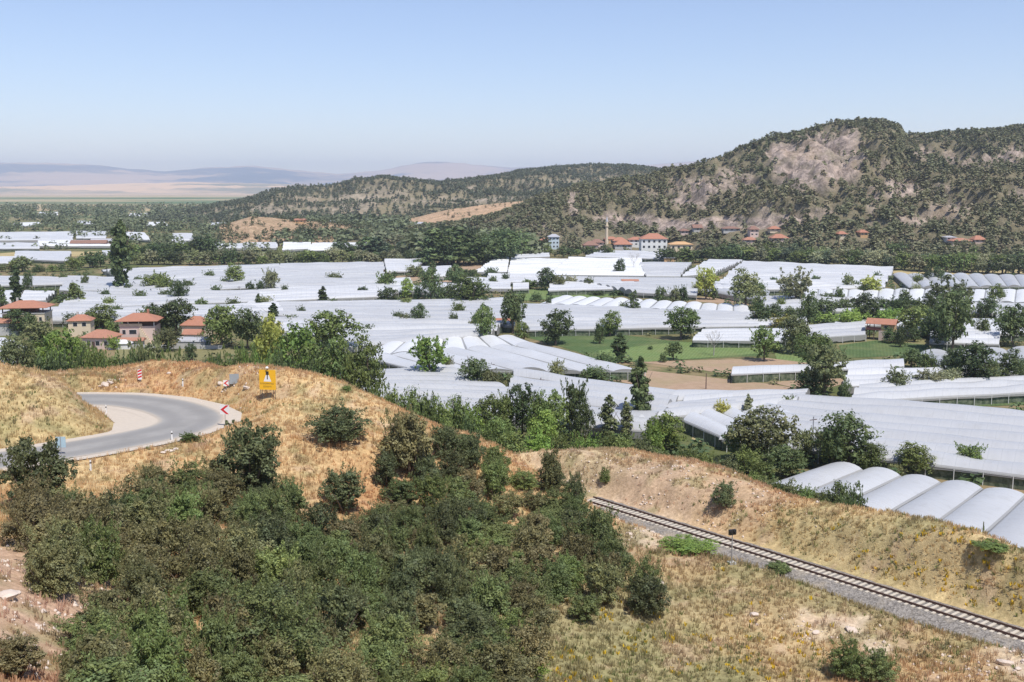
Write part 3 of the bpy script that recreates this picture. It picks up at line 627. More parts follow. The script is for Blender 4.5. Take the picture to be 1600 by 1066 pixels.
FIELDS = [([(1000,578),(1200,600),(1250,608),(1070,616),(930,590)],C_SOIL,.05),([(1000,566),(1140,562),(1200,560),(1300,572),(1290,585),(1180,590)],C_SOIL,.06),
 ([(1145,585),(1400,578),(1300,605),(1240,606)],C_SOIL,.055),([(800,521),(960,522),(1050,533),(1200,545),(1200,556),(1000,566),(930,563),(900,549)],C_DARK,.05),
 ([(935,548),(1060,535),(1190,540),(1200,552),(1010,566),(940,560)],C_GREEN,.07),([(1310,540),(1370,532),(1510,545),(1420,556),(1320,560)],C_DARK,.06),([(1210,552),(1310,548),(1300,570),(1215,566)],C_GREEN,.05),
 ([(1300,528),(1450,528),(1450,538),(1310,542)],C_OLIVE,.05),([(1415,637),(1640,612),(1640,632),(1450,638)],C_DARK,.06),([(1415,630),(1640,608),(1640,620),(1445,633)],C_GREEN,.05),
 ([(1270,482),(1450,484),(1400,505),(1200,505)],C_GREEN,.05),([(790,455),(870,450),(1000,452),(1110,462),(1000,462),(820,470)],C_GREEN,.05),
 ([(1060,463),(1140,466),(1170,476),(1090,472)],C_SOIL,.06),([(615,428),(670,434),(720,438),(690,446),(620,436)],C_SOIL,.05),([(705,412),(760,412),(745,423),(705,424)],C_SOIL,.05),
 ([(1390,424),(1470,420),(1700,423),(1700,430),(1400,429)],C_STUB,.05),([(-60,400),(30,394),(160,393),(165,399),(30,404),(-60,405)],C_STUB,.05),
 ([(230,425),(300,432),(240,440),(200,436)],C_DARK,.05),([(90,442),(230,456),(170,462),(100,452)],C_OLIVE,.05),([(-60,455),(70,452),(60,458),(-60,460)],C_OLIVE,.06),
 ([(180,545),(330,540),(400,550),(300,565),(180,560)],C_OLIVE,.06),([(1080,688),(1250,715),(1320,720),(1200,700),(1085,676)],C_STUB,.05),([(400,484),(450,492),(420,500),(380,497)],C_GREEN,.05),
 ([(1285,700),(1330,712),(1290,722),(1230,706)],C_STUB,.07),([(60,545),(160,560),(100,580),(20,570)],C_OLIVE,.05)]
for poly, mt, z in FIELDS:
    sheet('field', [G(x, y, 0)[:2] for x, y in poly], z, mt)
# ================================================================== TREES AND SHRUBS
LEAF = leafmat('foliage', trans=.3); NEEDLE = leafmat('needles', rnd=.3, trans=.10); SHRUBM = leafmat('shrub_foliage', rnd=.25, trans=.28)
BARK = plain('bark', (.16, .12, .09), .9, .25, 3, bmp=.5); PALEBARK = plain('pale_bark', (.36, .33, .29), .85, .2, 3)
def leaves(rng, lobes, n, size, tint, sub=.22, nsub=14, spread=.35, up=.35, fill=.35):
    """cloud of small leaf-spray quads gathered in sub-clumps over a set of lobes (cx,cy,cz,rx,ry,rz)"""
    lobes = np.array(lobes, float); vol = np.prod(lobes[:, 3:], 1) ** (2 / 3); pr = vol / vol.sum()
    ns = len(lobes) * nsub; li = rng.choice(len(lobes), ns, p=pr)
    d = rng.normal(size=(ns, 3)); d /= np.linalg.norm(d, axis=1)[:, None]; d[:, 2] = np.where(d[:, 2] < -.5, -d[:, 2], d[:, 2])
    rr = 1 - fill * rng.rand(ns) ** 1.5
    C = lobes[li, :3] + d * lobes[li, 3:] * rr[:, None]
    rad = lobes[li, 3:].mean(1) * sub * rng.uniform(.7, 1.4, ns); tone = rng.uniform(.78, 1.22, ns); hue = rng.uniform(-1, 1, ns)
    k = rng.randint(0, ns, n); off = rng.normal(size=(n, 3)); off /= np.linalg.norm(off, axis=1)[:, None]; off *= (rng.rand(n) ** .45)[:, None]
    P = C[k] + off * rad[k][:, None] * np.array([1, 1, .8])
    nrm = off * .7 + d[k] * .4 + rng.normal(size=(n, 3)) * spread + np.array([0, 0, up]); nrm /= np.linalg.norm(nrm, axis=1)[:, None]
    t = np.cross(nrm, rng.normal(size=(n, 3))); t /= np.linalg.norm(t, axis=1)[:, None] + 1e-9; b = np.cross(nrm, t)
    s = size * rng.uniform(.6, 1.4, n)[:, None]
    V = np.stack([P - t * s, P - b * s * .55, P + t * s, P + b * s * .55], 1).reshape(-1, 3)
    c = np.array(tint)[None] * (tone[k] * rng.uniform(.75, 1.25, n))[:, None]
    c = c * (1 + np.stack([hue[k] * .09, hue[k] * .03, -hue[k] * .08], 1))
    Q = np.arange(n * 4).reshape(-1, 4)
    return V, Q, np.repeat(c, 4, 0)
def wood(rng, h, r, limbs, top=.75, lean=0.0, n=6):
    mb = MB(); mid = (lean * h * .5, 0, h * top * .5); tip = (lean * h, 0, h * top)
    mb.tube([(0, 0, -.06 * h), (lean * .1, 0, .1 * h), mid, tip], [r * 1.3, r, r * .7, r * .25], n)
    for i in range(limbs):
        z = h * rng.uniform(.22, .6); a = rng.uniform(0, 6.28) ; L = h * rng.uniform(.25, .42); e = rng.uniform(.5, 1.1)
        p0 = Vector((lean * z, 0, z)); d = Vector((math.cos(a) * math.cos(e), math.sin(a) * math.cos(e), math.sin(e)))
        mb.tube([p0, p0 + d * L * .5, p0 + (d + Vector((0, 0, .3))) * L * .95], [r * .5, r * .32, r * .1], 5)
    return mb.build('trunk', None, me_only=True)
# tints
T_DARK = (0.111, 0.150, 0.058); T_MID = (0.172, 0.220, 0.068); T_BRIGHT = (0.231, 0.324, 0.076); T_GREY = (0.282, 0.289, 0.160); T_OLIVE = (.205, .225, .10); T_YEL = (0.384, 0.386, 0.091); T_BLUE = (0.131, 0.167, 0.091)
PROTO = {}
def proto(kind, var, tint, nleaf, leaf):
    key = (kind, var, tint, nleaf, leaf)
    if key in PROTO: return PROTO[key]
    rng = np.random.RandomState(hash((kind, var)) % 9999 if False else (sum(map(ord, kind)) * 7 + var * 131) % 9999)
    if kind in ('round', 'walnut', 'feathery', 'bush', 'shrub', 'weed', 'juniper'):
        # (centre height, half height, half width, lobes, lobe size)
        zc_, hz_, hx_, nl, rl = {'round': (.50, .36, .33, 20, .21), 'walnut': (.53, .35, .37, 26, .18), 'feathery': (.50, .40, .34, 28, .14), 'bush': (.46, .34, .32, 16, .20), 'shrub': (.44, .34, .35, 22, .17), 'weed': (.4, .25, .36, 12, .2), 'juniper': (.44, .36, .32, 24, .145)}[kind]
        lobes = []
        for i in range(nl):
            cz = 1 - 2 * (i + .5) / nl; a = i * 2.4 + rng.uniform(-.5, .5); q = math.sqrt(1 - cz * cz) * rng.uniform(.55, 1.12); k_ = rng.uniform(.5, 1.08)
            r = rl * rng.uniform(.6, 1.25)
            lobes.append((math.cos(a) * q * hx_, math.sin(a) * q * hx_, zc_ + cz * hz_ * k_, r, r, r * rng.uniform(.7, 1.05)))
        lobes.append((0, 0, zc_ - .05, .24, .24, .22))
        if kind in ('bush', 'shrub', 'weed'):
            for i in range(6): a = i * 1.05 + .3; lobes.append((math.cos(a) * .3, math.sin(a) * .3, .2, .2, .2, .18))
        if kind == 'juniper': lobes += [(rng.uniform(-.18, .18), rng.uniform(-.18, .18), .80, .12, .12, .14), (rng.uniform(-.25, .25), rng.uniform(-.2, .2), .72, .11, .11, .14)]
        V, Q, c = leaves(rng, lobes, nleaf, leaf, tint, sub=.42 if kind != 'feathery' else .3, nsub=12, fill=.6 if kind != 'walnut' else .5)
        if kind in ('shrub', 'juniper', 'bush', 'feathery'):    # upright sprays that break the outline
            ns = nleaf // 8; a = rng.uniform(0, 6.28, 22); sp = np.stack([np.cos(a) * rng.uniform(.05, .38, 22), np.sin(a) * rng.uniform(.05, .38, 22), rng.uniform(.45, .8, 22)], 1)
            k = rng.randint(0, 22, ns); t = rng.rand(ns); P = sp[k] + np.stack([sp[k, 0] * .35 * t, sp[k, 1] * .35 * t, t * .20], 1) + rng.normal(size=(ns, 3)) * .035 * (1.2 - t)[:, None]
            d = rng.normal(size=(ns, 3)) * .4 + np.array([0, 0, 1]); d /= np.linalg.norm(d, axis=1)[:, None]; b = np.cross(d, rng.normal(size=(ns, 3))); b /= np.linalg.norm(b, axis=1)[:, None]
            s = leaf * rng.uniform(.6, 1.3, ns)[:, None]; V2 = np.stack([P - d * s, P - b * s * .5, P + d * s, P + b * s * .5], 1).reshape(-1, 3)
            c2 = np.repeat(np.array(tint)[None] * rng.uniform(.8, 1.35, ns)[:, None], 4, 0); Q = np.vstack([Q, np.arange(ns * 4).reshape(-1, 4) + len(V)]); V = np.vstack([V, V2]); c = np.vstack([c, c2])
    elif kind in ('poplar', 'cypress', 'slim'):
        lobes = []; wv = {'poplar': .15, 'cypress': .12, 'slim': .14}[kind]
        for i in range(16):
            z = .12 + .82 * i / 15; wd = wv * (.62 + .38 * math.sin(math.pi * z)) * (1 if z < .78 else 1 - (z - .78) * 3.2)
            lobes.append((rng.uniform(-.5, .5) * wd * .7, rng.uniform(-.5, .5) * wd * .7, z, wd * rng.uniform(.7, 1), wd * rng.uniform(.7, 1), .07))
        V, Q, c = leaves(rng, lobes, nleaf, leaf, tint, sub=.5, nsub=8, fill=.6)
    elif kind in ('spread', 'conifer'):
        lobes = []
        for i in range(26):
            z = .14 + .80 * (i / 25) ** .9; q = (1 - z) * (.46 if kind == 'spread' else .34) + .04; a = i * 2.4 + rng.uniform(-.4, .4); u = rng.uniform(.35, 1)
            lobes.append((math.cos(a) * q * u, math.sin(a) * q * u, z, .05 + q * .32, .05 + q * .32, .07))
        V, Q, c = leaves(rng, lobes, nleaf, leaf, tint, sub=.5, nsub=8, fill=.6)
    me = mesh('crown', V, Q, c)
    limbs = {'poplar': 2, 'cypress': 1, 'slim': 2}.get(kind, 6); rr = .022 if kind in ('poplar', 'cypress', 'slim', 'conifer') else .03
    if kind in ('shrub', 'bush', 'juniper', 'weed'):
        mb = MB()
        for i in range(7):
            a = i * .9 + rng.rand(); e = rng.uniform(.8, 1.3); d = Vector((math.cos(a) * math.cos(e), math.sin(a) * math.cos(e), math.sin(e)))
            mb.tube([(0, 0, -.05), d * .3, d * .62 + Vector((0, 0, .06))], [.022, .014, .005], 5)
        tr = mb.build('stem', None, me_only=True)
    else: tr = wood(rng, 1.0, rr, limbs)
    me.materials.append(LEAF if kind not in ('conifer', 'spread', 'shrub', 'juniper') else (NEEDLE if kind in ('conifer', 'spread') else SHRUBM)); tr.materials.append(BARK)
    PROTO[key] = (me, tr); return PROTO[key]
WOF = {'poplar': .30, 'cypress': .24, 'slim': .28, 'conifer': .62, 'spread': .86}
_tc = random.Random(5)
ORD = ['first','second','third','fourth','fifth','sixth','seventh','eighth','ninth','tenth','eleventh','twelfth','thirteenth','fourteenth','fifteenth','sixteenth','seventeenth','eighteenth','nineteenth','twentieth']
TENS = {20:'twenty',30:'thirty',40:'forty',50:'fifty',60:'sixty'}
def ordinal(i):
    if i < 20: return ORD[i]
    t = (i + 1) // 10 * 10; u = (i + 1) % 10
    return {20:'twentieth',30:'thirtieth',40:'fortieth',50:'fiftieth',60:'sixtieth'}[t] if u == 0 else TENS[t] + '-' + ORD[u - 1]
NAMES = {'round': ('round_tree', 'tree', 'crown', 'trunk'), 'walnut': ('spreading_tree', 'tree', 'crown', 'trunk'), 'feathery': ('feathery_tree', 'tree', 'crown', 'trunk'), 'bush': ('bush', 'bush', 'foliage', 'stem'),
         'shrub': ('shrub', 'shrub', 'foliage', 'stem'), 'juniper': ('juniper_shrub', 'shrub', 'foliage', 'stem'), 'weed': ('weed_clump', 'weed', 'foliage', 'stem'), 'poplar': ('poplar_tree', 'tree', 'crown', 'trunk'), 'slim': ('slim_tree', 'tree', 'crown', 'trunk'),
         'cypress': ('cypress_tree', 'tree', 'crown', 'trunk'), 'conifer': ('pine_tree', 'tree', 'crown', 'trunk'), 'spread': ('pointed_tree', 'tree', 'crown', 'trunk')}
def plant(kind, loc, wm, hm, tint, nleaf=1200, leaf=.035, var=None, label=None, group=None):
    me, tr = proto(kind, _tc.randrange(3) if var is None else var, tint, nleaf, leaf)
    nm, cat, cn, tn = NAMES[kind]
    wf = WOF.get(kind, 1.0)
    rt = empty(nm, loc, _tc.uniform(0, 6.28), (wm / wf, wm / wf, hm)); tag(rt, label, cat, group)
    a = link(cn, me, None, rt); b = link(tn, tr, None, rt); return rt
TN = {T_DARK: 'dark green', T_MID: 'green', T_BRIGHT: 'bright green', T_GREY: 'grey-green', T_OLIVE: 'olive', T_YEL: 'yellow-green', T_BLUE: 'bluish dark green'}
KN = {'round': 'round tree', 'walnut': 'broad spreading tree', 'feathery': 'loose feathery tree', 'bush': 'bush', 'poplar': 'columnar poplar', 'slim': 'slim tree', 'cypress': 'narrow cypress', 'conifer': 'pine', 'spread': 'pointed tree', 'shrub': 'shrub', 'juniper': 'spiky juniper shrub'}
D_, Md, Br, Gy, Ol, Ye, Bl = T_DARK, T_MID, T_BRIGHT, T_GREY, T_OLIVE, T_YEL, T_BLUE
# (pixel x, pixel y of the foot, height, width in pixels, kind, tint[, own label])
REG = {
 'on the far-left greenhouses': [(191,448,90,21,'poplar',D_,'tallest dark columnar poplar standing alone among the left greenhouses'),(28,473,48,12,'cypress',D_,'slim dark cypress just behind the terrace house roof'),(43,448,19,13,'round',D_),(3,480,32,16,'conifer',D_),
   (117,469,22,26,'spread',Md,'small pointed green tree on the greenhouse corner above the tiled houses'),(100,468,8,22,'bush',D_),(133,444,14,11,'bush',Md),(170,474,10,16,'bush',Md),(164,460,7,16,'bush',D_),(218,463,9,18,'bush',D_),(259,461,8,20,'bush',D_),(281,464,24,22,'round',D_),
   (242,447,20,32,'bush',Md),(258,449,16,26,'bush',Md),(293,447,9,20,'bush',D_),(217,439,7,14,'bush',D_),(201,449,6,12,'bush',D_),(338,453,7,14,'bush',D_),(315,476,9,18,'bush',Md),(364,475,8,20,'bush',Md),(350,440,6,10,'bush',D_),(62,455,5,18,'bush',D_),(77,456,5,22,'bush',D_)],
 'on the centre-left greenhouses': [(368,440,22,24,'round',Md,'rounded green tree alone on the upper centre-left greenhouses'),(391,452,11,13,'bush',D_),(423,450,27,22,'feathery',Gy,'pale willow-like tree alone on the centre-left greenhouses'),(407,450,11,13,'bush',D_),(445,452,6,10,'bush',D_),(505,466,14,9,'slim',D_),
   (404,474,11,7,'slim',D_),(427,506,30,14,'slim',D_),(520,470,4,12,'bush',D_),(566,452,4,14,'bush',D_),(655,497,19,20,'round',D_),(621,495,8,15,'bush',D_),(576,512,5,16,'bush',D_)],
 'between the mid-valley plots': [(602,444,17,26,'bush',Md),(606,464,14,28,'bush',D_),(635,464,27,22,'round',Br,'young bright green tree in the middle of the plots'),(673,463,41,26,'round',D_,'dark double-topped tree in the middle of the plots'),(653,461,14,12,'bush',D_),(690,460,12,14,'bush',D_),(703,458,13,16,'bush',D_),(735,466,33,50,'bush',Md,'wide bushy green tree behind the broad rippled greenhouse'),
   (712,442,24,24,'round',D_),(648,431,17,26,'bush',Ol),(617,432,9,8,'bush',D_),(676,428,16,8,'slim',D_),(726,430,10,20,'bush',D_),(740,432,12,14,'bush',D_),(768,428,9,20,'bush',D_),(770,440,8,12,'bush',Md),(790,436,8,12,'bush',D_)],
 'around the green field': [(757,521,43,28,'walnut',Md,'medium tree left of the tall dark one at the head of the green field'),(801,519,63,40,'walnut',D_,'tall dark full-crowned tree at the head of the green field'),(816,518,14,18,'bush',Md),(868,523,33,42,'round',D_,'broad dark bush-like tree on the field edge, nearer the tall dark tree'),(953,524,36,32,'round',Md,'rounded green tree on the field edge beside a small bush'),
   (937,522,17,14,'bush',D_),(1064,529,47,50,'walnut',Md,'large leaning tree at the right end of the field edge'),(968,564,39,19,'slim',D_,'slim dark tree at the corner of green crop and tilled soil'),(1052,561,25,28,'round',D_),(1036,565,14,12,'bush',D_),(947,561,9,34,'bush',D_),(1016,545,5,8,'bush',D_)],
 'along the mid-valley hedge': [(852,452,31,32,'round',D_),(828,450,14,26,'bush',Md),(872,444,13,20,'bush',Ol),(893,441,9,16,'bush',Gy),(920,443,9,14,'bush',Md),(967,425,17,15,'round',D_,'small dark round tree on the bright white greenhouse'),(990,480,22,17,'spread',D_,'small fir-like tree on the bright white wavy greenhouse'),(838,470,13,16,'bush',D_),(857,472,8,9,'bush',D_),
   (933,460,6,24,'bush',D_),(965,460,7,26,'bush',D_),(1032,463,14,16,'bush',D_),(1054,464,14,16,'bush',Ol),(1066,462,14,16,'bush',D_),(1103,467,47,32,'feathery',Ye,'tall sunlit yellowish tree behind the small green plot'),(1115,467,20,14,'bush',D_),(1165,475,43,42,'round',Ol,'rounded olive tree right of the tall sunlit tree'),(1184,474,10,12,'bush',D_),(975,478,5,12,'bush',D_)],
 'on the right-hand greenhouses': [(1243,468,41,42,'feathery',Gy,'drooping grey-green tree leaning left on the right-hand greenhouses'),(1360,450,17,28,'bush',Ye,'pale yellow-green bush on the white greenhouses'),(1325,446,16,16,'feathery',Ol),(1312,466,13,13,'round',Md),(1293,464,6,24,'bush',D_),(1275,436,5,12,'bush',D_),(1371,432,6,12,'bush',D_),(1448,433,15,12,'round',D_),(1466,433,13,16,'round',D_),(1434,438,9,14,'bush',Md),
   (1432,451,7,12,'bush',Gy),(1555,466,17,20,'round',Md),(1415,469,14,16,'round',D_),(1209,437,4,10,'bush',D_),(1340,445,5,14,'bush',D_)],
 'in the hedge row above the field house': [(1186,499,26,30,'bush',D_),(1210,496,17,22,'round',D_),(1236,495,15,26,'round',D_),(1262,506,40,26,'round',D_),(1290,482,14,36,'bush',D_),(1318,480,12,34,'bush',D_),(1348,498,33,40,'round',D_),(1378,480,13,28,'bush',D_),(1402,484,18,34,'bush',D_),(1430,488,20,40,'bush',D_),(1452,490,26,18,'round',D_),
   (1482,486,44,52,'feathery',Ol),(1541,488,21,26,'round',D_),(1330,503,18,40,'bush',Br),(1385,500,18,40,'bush',Br),(1290,503,14,40,'bush',Br),(1225,504,10,40,'bush',Ye),(1395,521,8,24,'bush',D_)],
 'around the red-roofed field house': [(1431,528,50,56,'walnut',Md,'big round green tree right of the red-roofed field house'),(1407,527,16,14,'bush',D_),(1429,533,23,18,'bush',D_),(1489,538,74,48,'walnut',D_,'huge dark tree right of the field house'),(1466,530,36,44,'round',D_),(1535,516,18,20,'bush',Md),(1582,540,64,58,'walnut',D_,'dark tree mass at the right edge level with the field house')],
 'around the right-hand crop strips': [(1194,563,50,42,'feathery',Md),(1238,551,54,50,'round',Ol,'olive round tree with a visible trunk left of the crop strip'),(1272,567,44,44,'walnut',Md),(1288,616,76,62,'feathery',Ol,'tangled tall-crowned tree by the near edge of the tilled field'),(1270,612,34,52,'bush',D_),(1321,613,18,16,'bush',D_),(1212,548,14,16,'bush',D_),(1250,555,12,14,'bush',D_)],
 'near the right edge of the valley': [(1402,599,21,32,'bush',Ol),(1424,573,26,32,'round',D_),(1450,572,20,26,'bush',Md),(1453,594,15,40,'bush',Gy),(1478,592,15,40,'bush',Gy),(1487,576,24,26,'round',D_),(1523,588,46,56,'round',D_,'broad dark tree between the rippled and the flat greenhouse at right'),(1550,588,24,24,'bush',Ol),(1575,585,30,34,'round',D_),(1600,580,20,20,'bush',D_)],
 'in the middle of the near greenhouses': [(671,577,46,44,'feathery',Br,'feathery bright green tree standing in the near greenhouses'),(701,568,11,13,'bush',Ol),(743,589,28,36,'round',D_),(769,592,14,28,'bush',Ol),(870,580,16,23,'bush',Ol),(797,590,8,10,'bush',Ol),(1000,641,68,20,'slim',D_,'tallest slim dark tree standing above the smooth grey greenhouse'),(1128,639,12,22,'bush',Ye),(1168,636,16,9,'slim',Gy),(1232,626,8,18,'bush',Md),(928,578,5,34,'bush',D_),(960,580,6,40,'bush',D_),(985,581,6,26,'bush',D_)],
 'around the tiled houses': [(155,512,34,46,'round',Md),(178,545,20,20,'bush',Br),(240,527,52,44,'walnut',D_),(276,528,60,54,'walnut',D_,'tall dark tree behind the house with the external stair'),(266,522,32,32,'round',Br),(346,543,66,58,'walnut',Md,'large green tree right of the tiled annex'),(387,545,60,46,'walnut',D_),(262,548,34,40,'feathery',Ol),(298,562,26,20,'bush',D_),(185,517,16,20,'bush',Ol),
   (310,540,14,16,'bush',D_),(30,522,36,48,'round',D_),(62,545,46,50,'feathery',Ol),(14,548,12,20,'bush',D_),(427,552,50,34,'walnut',Ye,'yellowish green tree left of the big walnut'),(520,555,70,72,'walnut',Md,'biggest broad walnut tree above the striped greenhouse'),(405,547,20,20,'bush',D_),(120,560,30,40,'bush',Md),(478,545,26,26,'bush',D_)],
}
rq = random.Random(31)
REG['in the seams of the left greenhouses'] = [(rq.uniform(90, 770), rq.choice((433, 446, 457, 471, 484, 497, 506)) + rq.uniform(-2, 2), rq.uniform(5, 10), rq.uniform(10, 24), 'bush', rq.choice((D_, D_, Md, Ol))) for _ in range(20)]
REG['in the seams of the right greenhouses'] = [(rq.uniform(1060, 1600), rq.choice((433, 449, 462, 474, 489)) + rq.uniform(-2, 2), rq.uniform(5, 10), rq.uniform(10, 24), 'bush', rq.choice((D_, D_, Md, Ol))) for _ in range(14)]
cnt = 0
for reg, lst in REG.items():
    lst = sorted(lst, key=lambda t: t[0]); ords = {}
    tot = {}
    for t in lst:
        if len(t) < 7: tot[(t[4], t[5])] = tot.get((t[4], t[5]), 0) + 1
    for t in lst:
        px, py, h, w_, kind, tint = t[:6]; g = G(px, py + 1.5, 0); s = ppm(g)
        g3 = G(px, py, 2.9); sunk = any(in_poly(np.array([g3[0]]), np.array([g3[1]]), bx)[0] or in_poly(np.array([g[0]]), np.array([g[1]]), bx)[0] for bx in gh_boxes)
        if sunk: g = np.array([g3[0], g3[1], 0.0]); h += 2.7 * s; w_ *= 1.15; y_ = g[1]
        if len(t) > 6: lb = t[6]
        else:
            k = (kind, tint); ords[k] = ords.get(k, -1) + 1
            lb = TN[tint] + ' ' + KN[kind] + ' ' + reg
            if tot[k] > 1: lb += ', ' + ordinal(ords[k]) + ' from the left'
        h *= 1.08; w_ *= 1.1; n = 3400 if h > 30 else (1500 if h > 16 else 700); lf = .030 if h > 30 else (.042 if h > 16 else .06)
        plant(kind, g, w_ / s * 1.12, (h + 1) / s / math.cos(.1) * 1.03, tint, n, lf, label=lb, group='trees and bushes ' + reg); cnt += 1
# row of vigorous trees right behind the dry ridge, and the ones behind the railway bank: (px, distance, top py, width px, kind, tint, label)
ROWS = [
 (92,232,503,80,'walnut',T_BRIGHT,'large bright green tree peeping over the mound at far left'),(55,235,530,60,'round',T_MID,''),(135,205,538,60,'bush',T_MID,''),(170,200,545,66,'bush',T_MID,''),(195,198,552,54,'bush',T_DARK,''),(236,205,530,66,'feathery',T_OLIVE,''),(210,210,540,44,'bush',T_BRIGHT,''),(25,225,520,60,'round',T_OLIVE,''),(80,210,545,60,'bush',T_DARK,''),
 (262,195,545,50,'bush',T_MID,''),(105,200,552,60,'bush',T_DARK,''),(360,195,550,60,'bush',T_MID,''),(335,196,553,44,'bush',T_DARK,''),(395,195,552,44,'bush',T_BRIGHT,''),(420,222,503,50,'round',T_YEL,''),(454,215,510,78,'round',T_BRIGHT,'broad bright green tree above the yellow warning sign'),(385,205,535,50,'bush',T_MID,''),
 (430,195,545,56,'bush',T_DARK,''),(482,215,540,58,'round',T_MID,''),(510,212,540,64,'round',T_MID,''),(542,212,543,56,'bush',T_MID,''),(574,215,535,54,'round',T_MID,''),(410,180,558,44,'bush',T_MID,''),(300,200,556,44,'bush',T_OLIVE,''),(465,190,555,60,'bush',T_DARK,''),
 (596,178,602,40,'feathery',T_MID,''),(618,178,597,46,'round',T_MID,''),(644,178,600,50,'walnut',T_MID,''),(664,180,606,40,'feathery',T_MID,''),(688,182,622,44,'round',T_MID,''),(714,186,614,50,'walnut',T_MID,''),(738,186,630,44,'bush',T_BRIGHT,''),
 (764,190,610,52,'walnut',T_MID,''),(788,192,606,38,'feathery',T_MID,''),(816,193,590,60,'walnut',T_DARK,'tallest full green tree behind the dry ridge'),(840,190,612,40,'round',T_MID,''),(868,192,602,46,'walnut',T_MID,''),(898,194,586,46,'feathery',T_DARK,'tall dark plumed tree at the right end of the leafy row'),(912,190,625,36,'round',T_DARK,''),(850,188,640,50,'round',T_BRIGHT,''),(780,186,645,50,'round',T_MID,''),
 (952,192,615,25,'poplar',T_OLIVE,'taller of the two olive slim poplars beyond the bank'),(980,192,620,19,'poplar',T_OLIVE,'shorter of the two olive slim poplars beyond the bank'),
 (800,172,665,60,'bush',T_MID,''),(840,172,668,60,'bush',T_BRIGHT,''),(760,170,660,54,'bush',T_MID,''),(880,172,672,54,'bush',T_MID,''),(915,173,674,54,'bush',T_BRIGHT,''),(945,175,672,44,'bush',T_MID,''),(975,175,674,48,'bush',T_MID,''),(700,170,650,48,'bush',T_MID,''),(730,170,645,50,'bush',T_DARK,''),(1005,175,680,44,'bush',T_OLIVE,''),(660,168,640,50,'bush',T_MID,''),(625,165,625,50,'bush',T_DARK,''),
 (1041,184,640,66,'round',T_BRIGHT,'round bright green tree left of the saw-tooth greenhouse'),(1020,180,655,44,'bush',T_BRIGHT,''),(1030,168,697,38,'bush',T_OLIVE,''),(1075,166,694,44,'bush',T_MID,''),(1105,165,702,44,'bush',T_MID,''),(1135,164,708,44,'bush',T_OLIVE,''),
 (1160,178,656,60,'feathery',T_DARK,''),(1200,175,632,104,'walnut',T_OLIVE,'largest grey-olive tree in the clump beyond the railway bank'),(1230,168,690,68,'round',T_DARK,'low dark round tree at the foot of the grey-olive clump'),(1168,168,695,54,'bush',T_MID,''),(1188,165,712,50,'bush',T_MID,''),
 (1258,176,662,40,'feathery',T_OLIVE,''),(1284,178,666,34,'feathery',T_OLIVE,''),(1330,172,640,98,'round',T_DARK,'big dark round tree behind the wide round arches'),(1304,172,668,50,'round',T_MID,''),(1360,170,685,50,'round',T_MID,''),(1433,169,692,64,'round',T_MID,'ball-shaped green tree between two large greenhouses'),(1402,168,722,34,'bush',T_OLIVE,''),(1517,170,688,50,'feathery',T_MID,'small pointed green tree alone before the biggest greenhouse'),
 (1240,150,748,34,'feathery',T_OLIVE,''),(1262,148,756,44,'bush',T_MID,''),(1288,144,760,42,'bush',T_MID,''),(1311,142,742,40,'round',T_DARK,''),(1338,138,753,38,'feathery',T_DARK,''),(1325,136,768,34,'bush',T_DARK,''),(1220,152,748,40,'bush',T_MID,''),(1200,155,742,44,'bush',T_OLIVE,''),(1180,156,735,44,'bush',T_MID,''),(1537,103,812,8,'slim',T_OLIVE,''),
]
ROWS.sort(key=lambda t: t[0]); oc = {}; tot = {}
for t in ROWS:
    if not t[6]: tot[(t[4], t[5])] = tot.get((t[4], t[5]), 0) + 1
for px, Y, top, w_, kind, tint, lb in ROWS:
    if px < 600 and not (lb and 'yellow' not in lb): top -= 8; w_ *= 1.15
    P = D(px, top, Y); z0 = max(landz(P[0], P[1]), 0.0) if Y < 200 else 0; z0 = max(z0, 0)
    h = max(1.2, P[2] - z0); s = ppm(P)
    if not lb:
        k = (kind, tint); oc[k] = oc.get(k, -1) + 1; lb = TN[tint] + ' ' + KN[kind] + ' rising behind the dry ridge' + (', ' + ordinal(oc[k]) + ' from the left' if tot[k] > 1 else '')
    plant(kind, (P[0], P[1], z0 - .1), w_ / s * 1.1, h, tint, 4200 if w_ > 28 else 2200, .026, label=lb, group='trees rising behind the dry ridge')
